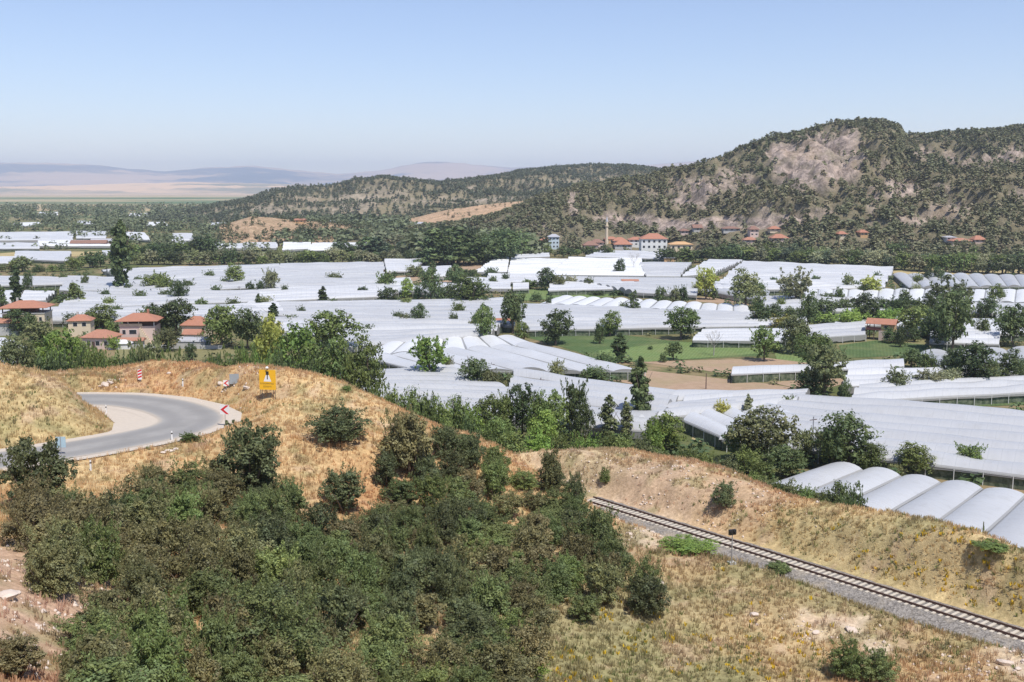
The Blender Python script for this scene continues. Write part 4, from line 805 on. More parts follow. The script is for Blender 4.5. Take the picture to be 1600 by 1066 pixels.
# belts of trees behind the greenhouses --------------------------------
rb_ = random.Random(77); belt = []
def beltrow(x0, y0, x1, y1, n, h0, h1, kinds, tints, wr=(1.0, 1.6)):
    for i in range(n):
        t = (i + rb_.uniform(.1, .9)) / n
        belt.append((x0 + (x1 - x0) * t, y0 + (y1 - y0) * t + rb_.uniform(-1, 1), rb_.uniform(h0, h1), rb_.choice(kinds), rb_.choice(tints), rb_.uniform(*wr)))
R_, Wn, Fe = 'round', 'walnut', 'feathery'
NB = 0
BELTS = [('centre tree belt', [(105,424,180,412,6,20,30,[R_,Wn],[D_,Md]),(-20,424,100,424,9,12,26,[R_,'bush'],[Md,Ol,D_]),(200,413,640,411,40,16,28,[R_,Wn,'bush'],[D_,Md,Md,Gy,Gy,Ol]),(200,404,330,400,10,22,34,[R_,Wn],[D_,D_,Md]),(520,402,660,400,12,20,34,['conifer',R_],[D_,Bl]),(640,410,690,406,4,18,28,['bush',R_],[Md,Gy])]),
         ('dark grove in the centre', [(675,414,790,412,12,38,62,[Wn,R_,'conifer'],[D_,D_,Md]),(790,404,845,398,6,24,36,[R_,Wn],[D_,Md,Gy])]),
         ('village orchard', [(850,401,960,400,9,12,20,[R_,Wn],[D_,Md,Gy]),(1035,409,1180,411,16,16,30,[R_,Wn,'conifer'],[D_,D_,Md])]),
         ('wood at the right', [(1180,412,1620,430,44,20,36,[R_,Wn,Fe,'bush'],[D_,Bl,Gy,Gy,Md,Md,Ol]),(1180,404,1620,412,30,22,36,[R_,Wn,Fe],[D_,Bl,Md,Gy,Md])])]
for nm, rows in BELTS:
    belt = []
    for r in rows: beltrow(*r)
    belt.sort(key=lambda t: t[0]); oc = {}; tot = {}
    for b in belt: k = (b[3], b[4]); tot[k] = tot.get(k, 0) + 1
    for px, py, h, kind, tint, wr in belt:
        g = G(px, py + 1, 0); s = ppm(g); k = (kind, tint); oc[k] = oc.get(k, -1) + 1
        lb = TN[tint] + ' ' + KN[kind] + ' in the ' + nm + (', ' + ordinal(oc[k]) + ' from the left' if tot[k] > 1 else '')
        plant(kind, g, h * wr / s, h / s, tint, 2200 if h > 34 else 1100, .034 if h > 34 else .048, label=lb, group='trees in the ' + nm); NB += 1
print('trees', cnt, len(ROWS), NB)
# the thicket on the near slope ----------------------------------------
TH = [(40,830),(62,800),(110,820),(150,840),(200,825),(230,788),(290,760),(350,760),(390,752),(440,765),(460,815),(500,845),(570,855),(602,815),(602,725),(640,700),(720,712),(800,742),(860,758),(905,800),(945,855),(985,925),(1035,962),(960,968),(870,978),(820,1015),(835,1120),(140,1120),(145,1010),(70,925)]
THh = [[(265,845),(300,842),(300,875),(262,870)],[(555,800),(600,790),(595,850),(560,860)],[(845,750),(862,748),(864,800),(846,800)],[(680,775),(705,772),(705,800),(682,800)],[(270,965),(325,970),(335,1030),(280,1030)],[(520,810),(545,815),(540,850),(515,850)],[(880,935),(925,930),(925,965),(880,968)]]
rs = np.random.RandomState(4)
S_GREEN = (.165, .20, .075); S_DARK = (.13, .15, .068); S_BROWN = (.215, .195, .09); S_OL = (.20, .20, .088); S_BRT = (.19, .24, .08)
SNAM = {S_GREEN: 'green', S_DARK: 'dark green', S_BROWN: 'brownish olive', S_OL: 'olive', S_BRT: 'fresh green'}
cand = np.stack([rs.uniform(-45, 18, 16000), rs.uniform(38, 112, 16000)], 1); zc = land(cand[:, 0], cand[:, 1])
cx_, cy_ = proj(np.c_[cand, zc]); ok = in_poly(cx_, cy_, TH)
for hpoly in THh: ok &= ~in_poly(cx_, cy_, hpoly)
cand = cand[ok]; zc = zc[ok]; cx_ = cx_[ok]; cy_ = cy_[ok]; acc = []
for i in range(len(cand)):
    if all((cand[i, 0] - cand[j, 0]) ** 2 + (cand[i, 1] - cand[j, 1]) ** 2 > 2.35 ** 2 for j in acc): acc.append(i)
shr = []
for i in acc:
    x, y = cand[i]; t = vnoise(np.array([x / 5.5]), np.array([y / 5.5]), 77)[0]; r = rs.rand()
    tint = S_BROWN if t < .33 else (S_OL if t < .5 else (S_GREEN if t < .68 else S_DARK))
    if r < .14: tint = S_BRT
    elif r < .28: tint = S_GREEN
    elif r < .36: tint = S_BROWN
    shr.append((cx_[i], x, y, zc[i], rs.uniform(2.7, 4.4), rs.uniform(2.0, 4.3), 'juniper' if rs.rand() < .4 else 'shrub', tint))
extra = [(58,805,125,110,'juniper',S_DARK,'tall dark spiky juniper at the left end of the thicket'),(395,775,118,110,'juniper',S_DARK,'dark spiky juniper in the dip between the two golden slopes'),(530,690,58,92,'shrub',S_DARK,'dark shrub alone on the golden slope right of the road'),
         (538,800,70,72,'juniper',S_DARK,'dark juniper at the foot of the rusty slope'),(430,1050,150,190,'shrub',S_GREEN,'widest rounded green shrub at the front of the thicket'),(640,745,108,84,'juniper',S_BROWN,'brownish juniper topping the right end of the thicket'),(1131,795,42,38,'shrub',S_DARK,'dark shrub alone on the slope above the railway'),
         (297,690,14,32,'bush',T_MID,'low green bush beside the gravel road bend'),(541,612,10,18,'bush',T_MID,'tiny bush near the crest of the golden slope'),(792,540,0,0,'',0,''),(1075,862,22,80,'weed',T_BRIGHT,'low bright green weed patch beside the ballast'),(1325,1060,60,55,'shrub',S_BRT,'fresh green shrub left of its twin at the bottom right'),(1372,1062,48,60,'shrub',S_GREEN,'green shrub right of its twin at the bottom right'),
         (1550,865,16,50,'weed',T_MID,'dark green weed patch near the right edge above the railway'),(30,1060,70,90,'juniper',S_BROWN,'brownish shrub in the bottom left corner'),(825,1060,60,60,'shrub',T_BRIGHT,'bright green bush at the bottom edge beside the thicket'),(945,757,28,18,'shrub',S_BRT,'small fresh bush on the railway cutting'),(1215,895,22,40,'weed',S_GREEN,'small green tuft by the ballast edge'),(700,695,30,24,'juniper',S_DARK,'small dark juniper on the ridge above the thicket'),
         (860,770,70,40,'juniper',S_OL,'slim olive juniper at the right shoulder of the thicket'),(690,1066,70,90,'shrub',S_BROWN,'brown shrub at the bottom edge of the thicket'),(1010,930,60,50,'shrub',S_GREEN,'green shrub at the right tip of the thicket'),(925,885,90,80,'shrub',S_GREEN,'tall green shrub nearest to the railway end')]
for px, py, h, w_, kind, tint, lb in extra:
    if not kind: continue
    g = ground_at(px, py)
    if g is None: g = ground_at(px, py + 6)
    if g is None: print('no ground', px, py); continue
    s = ppm(g); plant(kind, g, w_ / s * 1.15, h / s * 1.05, tint, 20000 if w_ > 150 else (9000 if w_ > 35 else 2500), .0115 if w_ > 150 else (.02 if w_ > 35 else .035), label=lb, group='shrubs standing apart on the dry slope')
shr.sort(key=lambda t: t[0]); rows_ = [(0, 55, 'front'), (55, 64, 'second'), (64, 73, 'third'), (73, 82, 'fourth'), (82, 92, 'fifth'), (92, 200, 'rear')]
for lo_, hi_, rn in rows_:
    sel = [t for t in shr if lo_ <= t[2] < hi_]; oc = {}
    for t in sel:
        k = t[7]; oc[k] = oc.get(k, -1) + 1
        plant(t[6], (t[1], t[2], t[3] - .1), t[4], t[5], t[7], 9000, .020, label=SNAM[k] + ' shrub in the ' + rn + ' row of the thicket, ' + ordinal(oc[k]) + ' from the left', group='shrubs of the thicket')
print('shrubs', len(shr))
# leafless tree and bare poles of a bush
def bare(px, py, h, w_, lb):
    g = G(px, py, 0); s = ppm(g); H = h / s; rt = empty('bare_tree', g); tag(rt, lb, 'tree'); rr = random.Random(px)
    mb = MB(); mb.tube([(0,0,0),(0.1,0,H*.3),(0,0.1,H*.55)], [.16,.12,.07], 6); tr = mb.build('trunk', PALEBARK, rt)
    mb = MB()
    def br(p, d, L, r, dep):
        q = p + d * L; mb.tube([p, q], [r, r * .6], 4)
        if dep:
            for i in range(3): br(q, (d + Vector((rr.uniform(-.8, .8), rr.uniform(-.8, .8), rr.uniform(-.1, .6)))).normalized(), L * .72, r * .6, dep - 1)
    for i in range(6):
        a = i * 1.05; br(Vector((0, 0, H * rr.uniform(.25, .5))), Vector((math.cos(a) * .7, math.sin(a) * .7, .8)).normalized(), H * .22, .06, 3)
    mb.build('branches', PALEBARK, rt)
bare(1115, 556, 42, 30, 'leafless grey tree at the edge of the green crop'); bare(990, 426, 32, 26, 'thin leafless tree among the white greenhouses below the minaret')
# ================================================================== WOODS ON THE HILLS
def lowtree(seed, kind, n=24):
    """a small tree made of leaf sprays, height 1, for woods seen from far off"""
    rng = np.random.RandomState(seed)
    if kind == 'pine':
        z = rng.rand(n) ** .8; q = (1 - z) * .34 + .07; a = rng.uniform(0, 6.28, n); z = .18 + z * .8
    else:
        z = rng.rand(n); q = np.sin(np.pi * np.clip(z, .08, .96)) ** .6 * .42; a = rng.uniform(0, 6.28, n); z = .1 + z * .86
    P = np.stack([np.cos(a) * q * rng.uniform(.5, 1, n), np.sin(a) * q * rng.uniform(.5, 1, n), z], 1)
    nrm = P * np.array([1.5, 1.5, 0]) + rng.normal(size=(n, 3)) * .3 + np.array([0, 0, .45]); nrm /= np.linalg.norm(nrm, axis=1)[:, None]
    t = np.cross(nrm, rng.normal(size=(n, 3))); t /= np.linalg.norm(t, axis=1)[:, None]; b = np.cross(nrm, t); s = rng.uniform(.10, .19, n)[:, None]
    V = np.stack([P - t * s, P - b * s * .7, P + t * s, P + b * s * .7], 1).reshape(-1, 3); c = np.repeat(rng.uniform(.8, 1.2, n), 4)
    Vt = np.array([(-.03, 0, -.1), (.03, 0, -.1), (.02, 0, .6), (-.02, 0, .6), (0, -.03, -.1), (0, .03, -.1), (0, .02, .6), (0, -.02, .6)]); V = np.vstack([V, Vt]); c = np.concatenate([c, np.full(8, .5)])
    return V, np.arange(len(V)).reshape(-1, 4), c
LOW = {k: [lowtree(i * 3 + (0 if k == 'pine' else 50), k) for i in range(5)] for k in ('pine', 'broad')}
def wood_mass(name, pts, hs, cols, kind, mat, label=None, wid=1.0):
    rng = np.random.RandomState(len(pts)); Vs = []; Cs = []; vi = rng.randint(0, 5, len(pts))
    for v in range(5):
        m = vi == v; P = pts[m]; H = hs[m]; C = cols[m]; V, Q, c = LOW[kind][v]; a = rng.uniform(0, 6.28, len(P)); ca, sa = np.cos(a), np.sin(a)
        w_ = H * wid * rng.uniform(.8, 1.25, len(P))
        x = (V[None, :, 0] * ca[:, None] - V[None, :, 1] * sa[:, None]) * w_[:, None] + P[:, None, 0]; y = (V[None, :, 0] * sa[:, None] + V[None, :, 1] * ca[:, None]) * w_[:, None] + P[:, None, 1]
        z = V[None, :, 2] * H[:, None] + P[:, None, 2]; Vs.append(np.stack([x, y, z], -1).reshape(-1, 3)); Cs.append((C[:, None, :] * c[None, :, None]).reshape(-1, 3))
    V = np.vstack(Vs); o = link(name, mesh(name, V, np.arange(len(V)).reshape(-1, 4), np.vstack(Cs)), mat); tag(o, label, None, None, 'stuff'); return o
WOODM = leafmat('wood_foliage', rnd=0, trans=.2)
def on_hill(Hs, n, seed, tmax=None):
    X, Y, Z, Q, shp = Hs; rng = np.random.RandomState(seed); V = np.stack([X, Y, Z], 1); A = V[Q]
    area = np.abs((A[:, 1, 0] - A[:, 0, 0]) * (A[:, 3, 1] - A[:, 0, 1])); k = rng.choice(len(Q), n, p=area / area.sum()); u, v = rng.rand(n, 1), rng.rand(n, 1)
    P = A[k, 0] * (1 - u) * (1 - v) + A[k, 1] * u * (1 - v) + A[k, 2] * u * v + A[k, 3] * (1 - u) * v
    return P, k // (shp[1] - 1)
VILX = [(1020,398,40,36),(866,388,18,26),(845,384,28,16),(924,388,24,14),(934,383,22,14),(972,387,30,16),(992,384,24,18),(968,379,22,12),(1062,392,36,16),(1068,364,14,10),(1090,360,14,12),(1142,361,28,10),(1177,367,15,18),(1170,377,20,12),(1208,361,18,10),(1217,375,26,14),(1313,369,12,8),(1346,369,12,8),(1500,379,34,10),(1482,377,16,10),(1528,379,18,12),(949,384,12,44),(953,384,26,12)]
def near_village(px, py, front=9, m=0):
    k = np.zeros(np.shape(px), bool)
    for x, y, w_, h_ in VILX: k |= (np.abs(px - x) < w_ / 2 + 4) & (py > y - h_ * .5 - 3) & (py < y + front)
    return k
P, row = on_hill(HB, 95000, 1); px, py = proj(P); m = (px < 1720) & (px > 560); P = P[m]; px = px[m]; py = py[m]
P = P[np.argsort(-P[:, 1])]; px, py = proj(P); rng = np.random.RandomState(8)
nz = fbm(P[:, 0] / 45, P[:, 1] / 45, 4, 91); warp = (fbm(P[:, 0] / 20, P[:, 1] / 20, 3, 92) - .5) * 26
dens = (1 - .97 * blobs(px + warp, py + warp * .5, BARE_B)) * sstep(.20, .40, nz) * .95 + .01
m = rng.rand(len(P)) < dens; m &= P[:, 2] > -1; m &= ~near_village(px, py); P = P[m]; tn = fbm(P[:, 0] / 80, P[:, 1] / 80, 3, 93)[:, None]; rr = rng.rand(len(P), 1)
col = np.array((.24, .22, .12)) * (1 - tn) + np.array((.14, .16, .08)) * tn; col = np.where(rr < .12, np.array((.23, .20, .12)), col) * rng.uniform(.8, 1.2, (len(P), 1))
print('hill pines', len(P)); wood_mass('hillside_pine_wood', P, rng.uniform(2.8, 6.2, len(P)), col, 'pine', WOODM, wid=1.5)
P, row = on_hill(HA, 60000, 2); px, py = proj(P); warp = (fbm(P[:, 0] / 50, P[:, 1] / 50, 3, 94) - .5) * 24
dens = (1 - .95 * blobs(px + warp, py + warp * .35, BARE_A)) * (.35 + .65 * sstep(.22, .45, fbm(P[:, 0] / 90, P[:, 1] / 90, 4, 95))); m = (rng.rand(len(P)) < dens) & (P[:, 2] > 0); P = P[m]
col = np.array((.135, .145, .085)) * rng.uniform(.75, 1.25, (len(P), 1)); print('far hill', len(P)); wood_mass('distant_hill_wood', P, rng.uniform(4, 7.5, len(P)), col, 'pine', WOODM, wid=1.3)
# scattered scrub on knoll and quarry
P, row = on_hill(HK, 1500, 3); px, py = proj(P); m = (rng.rand(len(P)) < .25 + .7 * sstep(.45, .6, fbm(P[:, 0] / 25, P[:, 1] / 25, 3, 96))) & (rng.rand(len(P)) > .8 * blobs(px, py, [(415,352,60,16,1),(400,345,30,12,1)])); P = P[m]
wood_mass('knoll_scrub', P, rng.uniform(2, 5, len(P)), np.array((.10, .12, .055)) * rng.uniform(.7, 1.3, (len(P), 1)), 'broad', WOODM, wid=1.4)
P, row = on_hill(HQ, 900, 4); px, py = proj(P); m = rng.rand(len(P)) < sstep(.5, .62, fbm(P[:, 0] / 25, P[:, 1] / 25, 3, 97)) * .7 + .03; P = P[m]
wood_mass('quarry_scrub', P, rng.uniform(2, 4, len(P)), np.array((.11, .12, .06)) * rng.uniform(.7, 1.3, (len(P), 1)), 'broad', WOODM, wid=1.4)
# woodland on the flat: (px0,px1,py0,py1,n,h0,h1)
def flat_wood(name, regs, seed, kind='broad', avoid=()):
    rng = np.random.RandomState(seed); P = []; H = []
    for x0, x1, y0, y1, n, h0, h1 in regs:
        py = 1 / rng.uniform(1 / (y1 - 294), 1 / (y0 - 294), n) + 294; px = rng.uniform(x0, x1, n)
        ok = np.ones(n, bool)
        for bx0, bx1, by0, by1 in avoid: ok &= ~((px > bx0) & (px < bx1) & (py > by0) & (py < by1))
        ok &= ~near_village(px, py, 16)
        for a, b in zip(px[ok], py[ok]): P.append(G(a, b, 0)); H.append(rng.uniform(h0, h1))
    P = np.array(P); H = np.array(H); t = fbm(P[:, 0] / 40, P[:, 1] / 40, 3, seed)[:, None]
    col = (np.array((.11, .145, .06)) * (1 - t) + np.array((.19, .21, .12)) * t) * rng.uniform(.7, 1.3, (len(P), 1))
    wood_mass(name, P, H, col, kind, WOODM, wid=1.25)
AV = [(15,70,345,355),(115,155,344,352),(222,266,346,355),(326,360,346,354),(196,240,333,340),(56,94,330,338),(-60,112,364,377),(-60,60,380,389),(62,170,377,385),(185,235,365,376),(268,300,361,377),(25,110,394,408),(272,430,380,389),(485,580,382,392),(-60,165,392,412),(625,656,387,397)]
flat_wood('far_valley_woodland', [(-60,480,324,345,1250,6,14),(-60,420,345,365,620,4,11),(110,420,360,384,230,4,9),(-60,110,375,400,80,3,6),(240,420,386,400,90,4,8),(400,700,366,385,500,7,13),(480,640,352,372,520,9,15),(300,480,352,374,110,4,7)], 61, avoid=AV)
flat_wood('village_woodland', [(660,860,378,404,360,9,16),(840,1060,378,398,130,3,6),(1040,1240,378,402,260,4,7),(1200,1700,368,404,1100,8,14),(640,800,392,408,220,10,17)], 62)
# garden bushes and weeds between the greenhouses
rng = np.random.RandomState(9); P = []; H = []
px = rng.uniform(-20, 1620, 5200); py = 1 / rng.uniform(1 / (760 - 294), 1 / (410 - 294), 5200) + 294
for a, b in zip(px, py):
    g = G(a, b, 0)
    if g[1] < 150: continue
    P.append(g)
P = np.array(P); ins = np.zeros(len(P), bool)
for bx in gh_boxes:
    c = bx.mean(0); e = c + (bx - c) * 1.0; e = e + (e - c) / np.linalg.norm(e - c, axis=1)[:, None] * .8; ins |= in_poly(P[:, 0], P[:, 1], e)
for poly, mt, z in FIELDS:
    if mt in (C_SOIL, C_GREEN, C_STUB, C_DARK): ins |= in_poly(P[:, 0], P[:, 1], [G(x, y, 0)[:2] for x, y in poly])
P = P[~ins]; m = fbm(P[:, 0] / 12, P[:, 1] / 12, 3, 98) > .46; P = P[m]
tt = rng.rand(len(P), 1); col = np.where(tt < .3, np.array((.20, .19, .09)), np.array((.10, .14, .055))) * rng.uniform(.7, 1.3, (len(P), 1)); print('undergrowth', len(P))
wood_mass('undergrowth_between_greenhouses', P, rng.uniform(.8, 2.6, len(P)), col, 'broad', WOODM, wid=1.9)
# ================================================================== HOUSES
CREAM = plain('cream_plaster', (.62, .52, .38), .85, .08, 1); PINKW = plain('pale_pink_plaster', (.60, .47, .41), .85, .08, 1); WHITEW = plain('white_plaster', (.68, .68, .66), .8, .06, 1); PALEBLUE = plain('pale_blue_plaster', (.50, .58, .62), .8, .06, 1); ORANGEW = plain('ochre_plaster', (.55, .34, .17), .85, .08, 1)
GREYW = plain('grey_plaster', (.45, .44, .42), .85, .1, 1); DARKWD = plain('dark_wood', (.09, .05, .045), .8, .2, 2); REDWD = plain('red_brown_boards', (.22, .08, .07), .8, .2, 2); GLASS = plain('window_glass', (.03, .035, .045), .15, .2, 1)
FRAME = plain('window_frame_white', (.7, .7, .68), .5, .05, 1); METAL = plain('grey_metal', (.35, .35, .36), .5, .1, 2, metal=.4); DARKM = plain('dark_metal', (.06, .06, .065), .5, .1, 2)
def tile(name, c):
    m, nt, b = new_mat(name); f = ntex(nt, .8, 5); wv = N(nt, 'ShaderNodeTexWave'); tc = N(nt, 'ShaderNodeTexCoord'); nt.links.new(tc.outputs['Object'], wv.inputs[0]); wv.inputs['Scale'].default_value = 1.6; wv.bands_direction = 'X'
    k = mixc(nt, f, tuple(v * .8 for v in c), tuple(v * 1.2 for v in c)); k = mixc(nt, math_(nt, 'MULTIPLY', wv.outputs['Fac'], .25), k, tuple(v * .5 for v in c))
    nt.links.new(k, b.inputs['Base Color']); b.inputs['Roughness'].default_value = .8; bump(nt, b, wv.outputs['Fac'], .4, .06); return m
TILE = tile('red_roof_tiles', (.42, .19, .12)); TILE2 = tile('weathered_roof_tiles', (.42, .20, .13)); TILE3 = tile('brown_roof_tiles', (.27, .15, .11)); TIN = plain('grey_tin_roof', (.42, .42, .44), .5, .12, .5)
def roof(w, d, z, hr, kind, ov=.5, th=.12):
    """roof solid centred on the origin, ridge along x"""
    x, y = w / 2 + ov, d / 2 + ov; r = 0 if kind == 'gable' else min(y * .95, x * .7)
    if kind == 'flat': return MB().box(-x, x, -y, y, z, z + hr)
    V = [(-x,-y,z),(x,-y,z),(x,y,z),(-x,y,z),(-x,-y,z+th),(x,-y,z+th),(x,y,z+th),(-x,y,z+th),(-x+r,0,z+th+hr),(x-r,0,z+th+hr)]
    return MB().add(V, [(0,3,2,1),(0,1,5,4),(1,2,6,5),(2,3,7,6),(3,0,4,7),(4,5,9,8),(6,7,8,9),(5,6,9),(7,4,8)])
def window(root, x, y, z, w, h, face, glass=GLASS):
    """face: 'f' (towards -y) or 'r' (towards +x) or 'l'"""
    a = .06
    if face == 'f': fr = MB().box(x - w/2 - a, x + w/2 + a, y - .05, y + .02, z - a, z + h + a); pn = MB().box(x - w/2, x + w/2, y - .07, y - .052, z, z + h)
    else:
        s = 1 if face == 'r' else -1; x0, x1 = sorted((x + s * .05, x - s * .02)); x2, x3 = sorted((x + s * .07, x + s * .052))
        fr = MB().box(x0, x1, y - w/2 - a, y + w/2 + a, z - a, z + h + a); pn = MB().box(x2, x3, y - w/2, y + w/2, z, z + h)
    f = fr.build('window', FRAME, root); pn.build('pane', glass, f)
def house(loc, rz, w, d, h, rh, rk='hip', wall=CREAM, rm=TILE, win=(), door=None, chim=None, label='', name='tiled_house', group=None, ov=.5, cat='house'):
    rt = empty(name, loc, rz); tag(rt, label, cat, group)
    MB().box(-w/2, w/2, -d/2, d/2, -1.5, h - .002).build('wall', wall, rt)
    if rk == 'gable': MB().add([(-w/2,-d/2+.02,h),(-w/2,d/2-.02,h),(-w/2,0,h+rh*.93),(-w/2+.2,-d/2+.02,h),(-w/2+.2,d/2-.02,h),(-w/2+.2,0,h+rh*.93)],[(0,1,2),(3,5,4),(0,3,4,1),(1,4,5,2),(2,5,3,0)]) 
    r = roof(w, d, h, rh, rk, ov).build('roof', rm, rt)
    if chim: MB().box(chim[0] - .3, chim[0] + .3, chim[1] - .3, chim[1] + .3, h + .4, h + rh + .9).build('chimney', GREYW, r)
    for wd in win: window(rt, *wd)
    if door: x, f = door; (MB().box(x - .5, x + .5, -d/2 - .05, -d/2 + .02, 0, 2.1) if f == 'f' else MB().box(w/2 - .02, w/2 + .05, x - .5, x + .5, 0, 2.1)).build('door', DARKWD, rt)
    return rt
TG = 'tiled houses by the dry ridge'
# house with the open attic terrace
g = G(44, 519, 0); rt = empty('terrace_house', g, R(8)); tag(rt, 'cream house at far left with a wide red hip roof over an open attic terrace', 'house', TG)
MB().box(-1.0, 6.4, -4.5, 4.5, -.5, 6.3).build('wall', CREAM, rt); MB().box(-6.4, -1.0, -3.6, 4.5, -.5, 6.1).build('rear_wall', PINKW, rt)
MB().box(-6.6, 6.6, -4.7, 4.7, 6.302, 6.55).build('terrace_slab', GREYW, rt)
mb = MB()
for x in (-6, -2, 2, 6):
    for y in (-4.2, 4.2): mb.box(x - .15, x + .15, y - .15, y + .15, 6.551, 8.1)
mb.box(-6.2, 6.2, -4.32, -4.22, 7.0, 7.1); mb.build('terrace_posts', DARKWD, rt); MB().box(-4.5, 3, -1.5, 2.5, 6.551, 8.1).build('attic_room', REDWD, rt)
r = roof(13, 9.2, 8.102, 1.9, 'hip', .9).build('roof', TILE, rt); MB().box(-3.2, -2.6, .6, 1.2, 8.6, 10.9).build('chimney', GREYW, r); mb = MB(); mb.tube([(-4.6, -1, 9.4), (-4.6, -1, 10.4)], .35, 8); mb.build('water_tank', WHITEW, r)
for z in (1.0, 3.9): window(rt, 2.6, -4.5, z, 1.6, 1.3, 'f'); window(rt, 6.4, -1.5, z, 1.3, 1.3, 'r'); window(rt, 5.2, -4.5, z, .8, 1.3, 'f')
r = roof(9.5, 4.5, 3.9, 1.2, 'hip', .4).build('annex_roof', TILE2, rt); r.location = (-5.0, -6.0, 0); a = MB().box(-9.6, -.4, -8, -4.6, -.5, 3.895).build('annex_wall', GREYW, rt)
house(G(128, 524, 0), R(10), 6.5, 6, 4.8, 1.6, 'hip', CREAM, TILE, win=[(-1.2,-3,3.2,1.2,1.1,'f'),(1.4,-3,3.2,1.2,1.1,'f')], chim=(-1,.5), label='small cream house with a steep red roof behind the olive tree', group=TG)
house(G(160, 543, 0), R(-6), 8.2, 7, 3.2, 1.9, 'hip', PINKW, TILE2, win=[(-2.2,-3.5,1.1,1.2,1.2,'f'),(.4,-3.5,1.1,1.2,1.2,'f'),(2.8,-3.5,1.1,.9,1.2,'f')], door=(-.9,'f'), label='low house with a faded tiled hip roof and pink-white walls', group=TG)
# house with outside stair
g = G(212, 536, 0); rt = empty('stair_house', g, R(6)); tag(rt, 'two-storey pale house with an outside stair and a dark open loft', 'house', TG)
MB().box(-3.4, 6.5, -4, 4, -.5, 5.4).build('wall', PINKW, rt); MB().box(-2.6, 6.4, -3.3, 3.8, 5.402, 6.9).build('loft', DARKWD, rt)
mb = MB()
for x in (-3.2, -1, 2, 6.3): mb.box(x - .12, x + .12, -3.9, -3.66, 5.402, 6.9)
mb.build('loft_posts', FRAME, rt); MB().box(-3.6, 3.0, -4.1, -3.98, 5.402, 6.2).build('parapet', CREAM, rt)
mb = MB()
for k in range(10): mb.box(2.4 + k * .33, 2.4 + (k + 1) * .33 - .002, -5.2, -4.02, -.3, 5.0 - k * .5)
mb.build('outside_stair', CREAM, rt); r = roof(10.4, 8.4, 6.902, 1.9, 'hip', .9); r = r.build('roof', TILE, rt); r.location.x = 1.5; MB().box(2.0, 2.6, .5, 1.1, 7.4, 9.9).build('chimney', TILE2, r)
window(rt, .3, -4, 3.2, 2.0, 1.2, 'f'); window(rt, -2.2, -4, 3.2, .9, 1.2, 'f'); window(rt, .3, -4, .8, 1.6, 1.2, 'f')
house(G(212, 541, 0) + np.array([-.4, -2.0, 0]), R(4), 6.5, 3.0, 2.0, .7, 'gable', GREYW, TILE2, label='low lean-to with a dull red roof below the outside stair', name='lean_to', group=TG, cat='shed')
house(G(189, 545, 0), R(4), 6.0, 3.5, 1.6, .9, 'hip', WHITEW, FRAME, label='white canvas-roofed shelter in front of the low pink house', name='canvas_shelter', group=TG, cat='shelter', ov=.3)
house(G(309, 530, 0), R(-5), 6.5, 8, 4.6, 2.3, 'hip', CREAM, TILE, win=[(-1.4,-4,2.4,1.1,1.1,'f'),(1.4,-4,2.4,1.1,1.1,'f')], label='red tiled house between the two biggest walnut trees at left', group=TG)
house(G(303, 537, 0), R(-5), 4.5, 4, 2.9, 1.3, 'gable', CREAM, TILE2, label='small tiled annex in front of the red tiled house between the trees', name='tiled_annex', group=TG, cat='shed')
# barrel-roofed shed
g = G(303, 541, 0); rt = empty('barrel_shed', g, R(-4)); tag(rt, 'grey barrel-roofed metal shed beside the tiled annex', 'shed', TG); MB().box(-4.2, 4.2, -2.4, 2.4, -.3, 1.6).build('wall', GREYW, rt)
V = []; k = 8
for x in (-4.4, 4.4):
    for i in range(k + 1): a = math.pi * i / k; V.append((x, -2.6 * math.cos(a), 1.602 + 1.1 * math.sin(a)))
MB().add(V, [(i, i + 1, i + k + 2, i + k + 1) for i in range(k)] + [tuple(range(k + 1))[::-1], tuple(range(k + 1, 2 * k + 2)), (0, k + 1, 2 * k + 1, k)]).build('roof', TIN, rt, smooth=False)
# dark field wall before the houses
g = G(250, 545, 0); MBo = MB().box(-20, 18, -.15, .15, 0, 1.1).build('boundary_wall', GREYW, None, g, R(-3)); tag(MBo, 'low grey boundary wall in front of the tiled houses', 'wall')
# field house on the right
g = G(1381, 531, 0); rt = empty('field_house', g, R(-28)); tag(rt, 'small two-storey field house with a red roof, wooden balcony and ochre gable', 'house')
MB().box(-1.2, 3.2, -2.4, 2.4, 0, 3.0).build('wall', PINKW, rt); MB().box(-.6, 3.2, -2.41, 2.38, 3.002, 5.0).build('upper_wall', ORANGEW, rt)
MB().box(-4.8, -.602, -2.4, 2.4, 3.002, 3.25).build('balcony_floor', REDWD, rt); MB().box(-4.8, -.602, -2.48, -2.40, 3.251, 4.0).build('balcony_board', REDWD, rt); MB().box(-4.88, -4.8, -2.4, 2.4, 3.251, 3.9).build('balcony_board', REDWD, rt)
mb = MB()
for x, y in ((-4.6, -2.2), (-4.6, 2.2), (-2.6, -2.2)): mb.box(x - .1, x + .1, y - .1, y + .1, 0, 5.0)
mb.build('balcony_posts', DARKWD, rt); MB().add([(3.0,-2.38,5.0),(3.0,2.38,5.0),(3.0,0,6.2),(3.2,-2.38,5.0),(3.2,2.38,5.0),(3.2,0,6.2)], [(0,1,2),(3,5,4),(0,3,4,1),(1,4,5,2),(2,5,3,0)]).build('gable', REDWD, rt)
x0, x1 = -5.1, 3.7; r = MB().add([(x0,-2.9,4.85),(x1,-2.9,4.85),(x1,0,6.25),(x0,0,6.25),(x1,2.9,4.85),(x0,2.9,4.85),(x0,-2.9,4.99),(x1,-2.9,4.99),(x1,0,6.4),(x0,0,6.4),(x1,2.9,4.99),(x0,2.9,4.99)],
   [(0,3,2,1),(3,5,4,2),(6,7,8,9),(9,8,10,11),(0,1,7,6),(5,11,10,4),(1,2,8,7),(2,4,10,8),(0,6,9,3),(3,9,11,5)]).build('roof', TILE, rt)
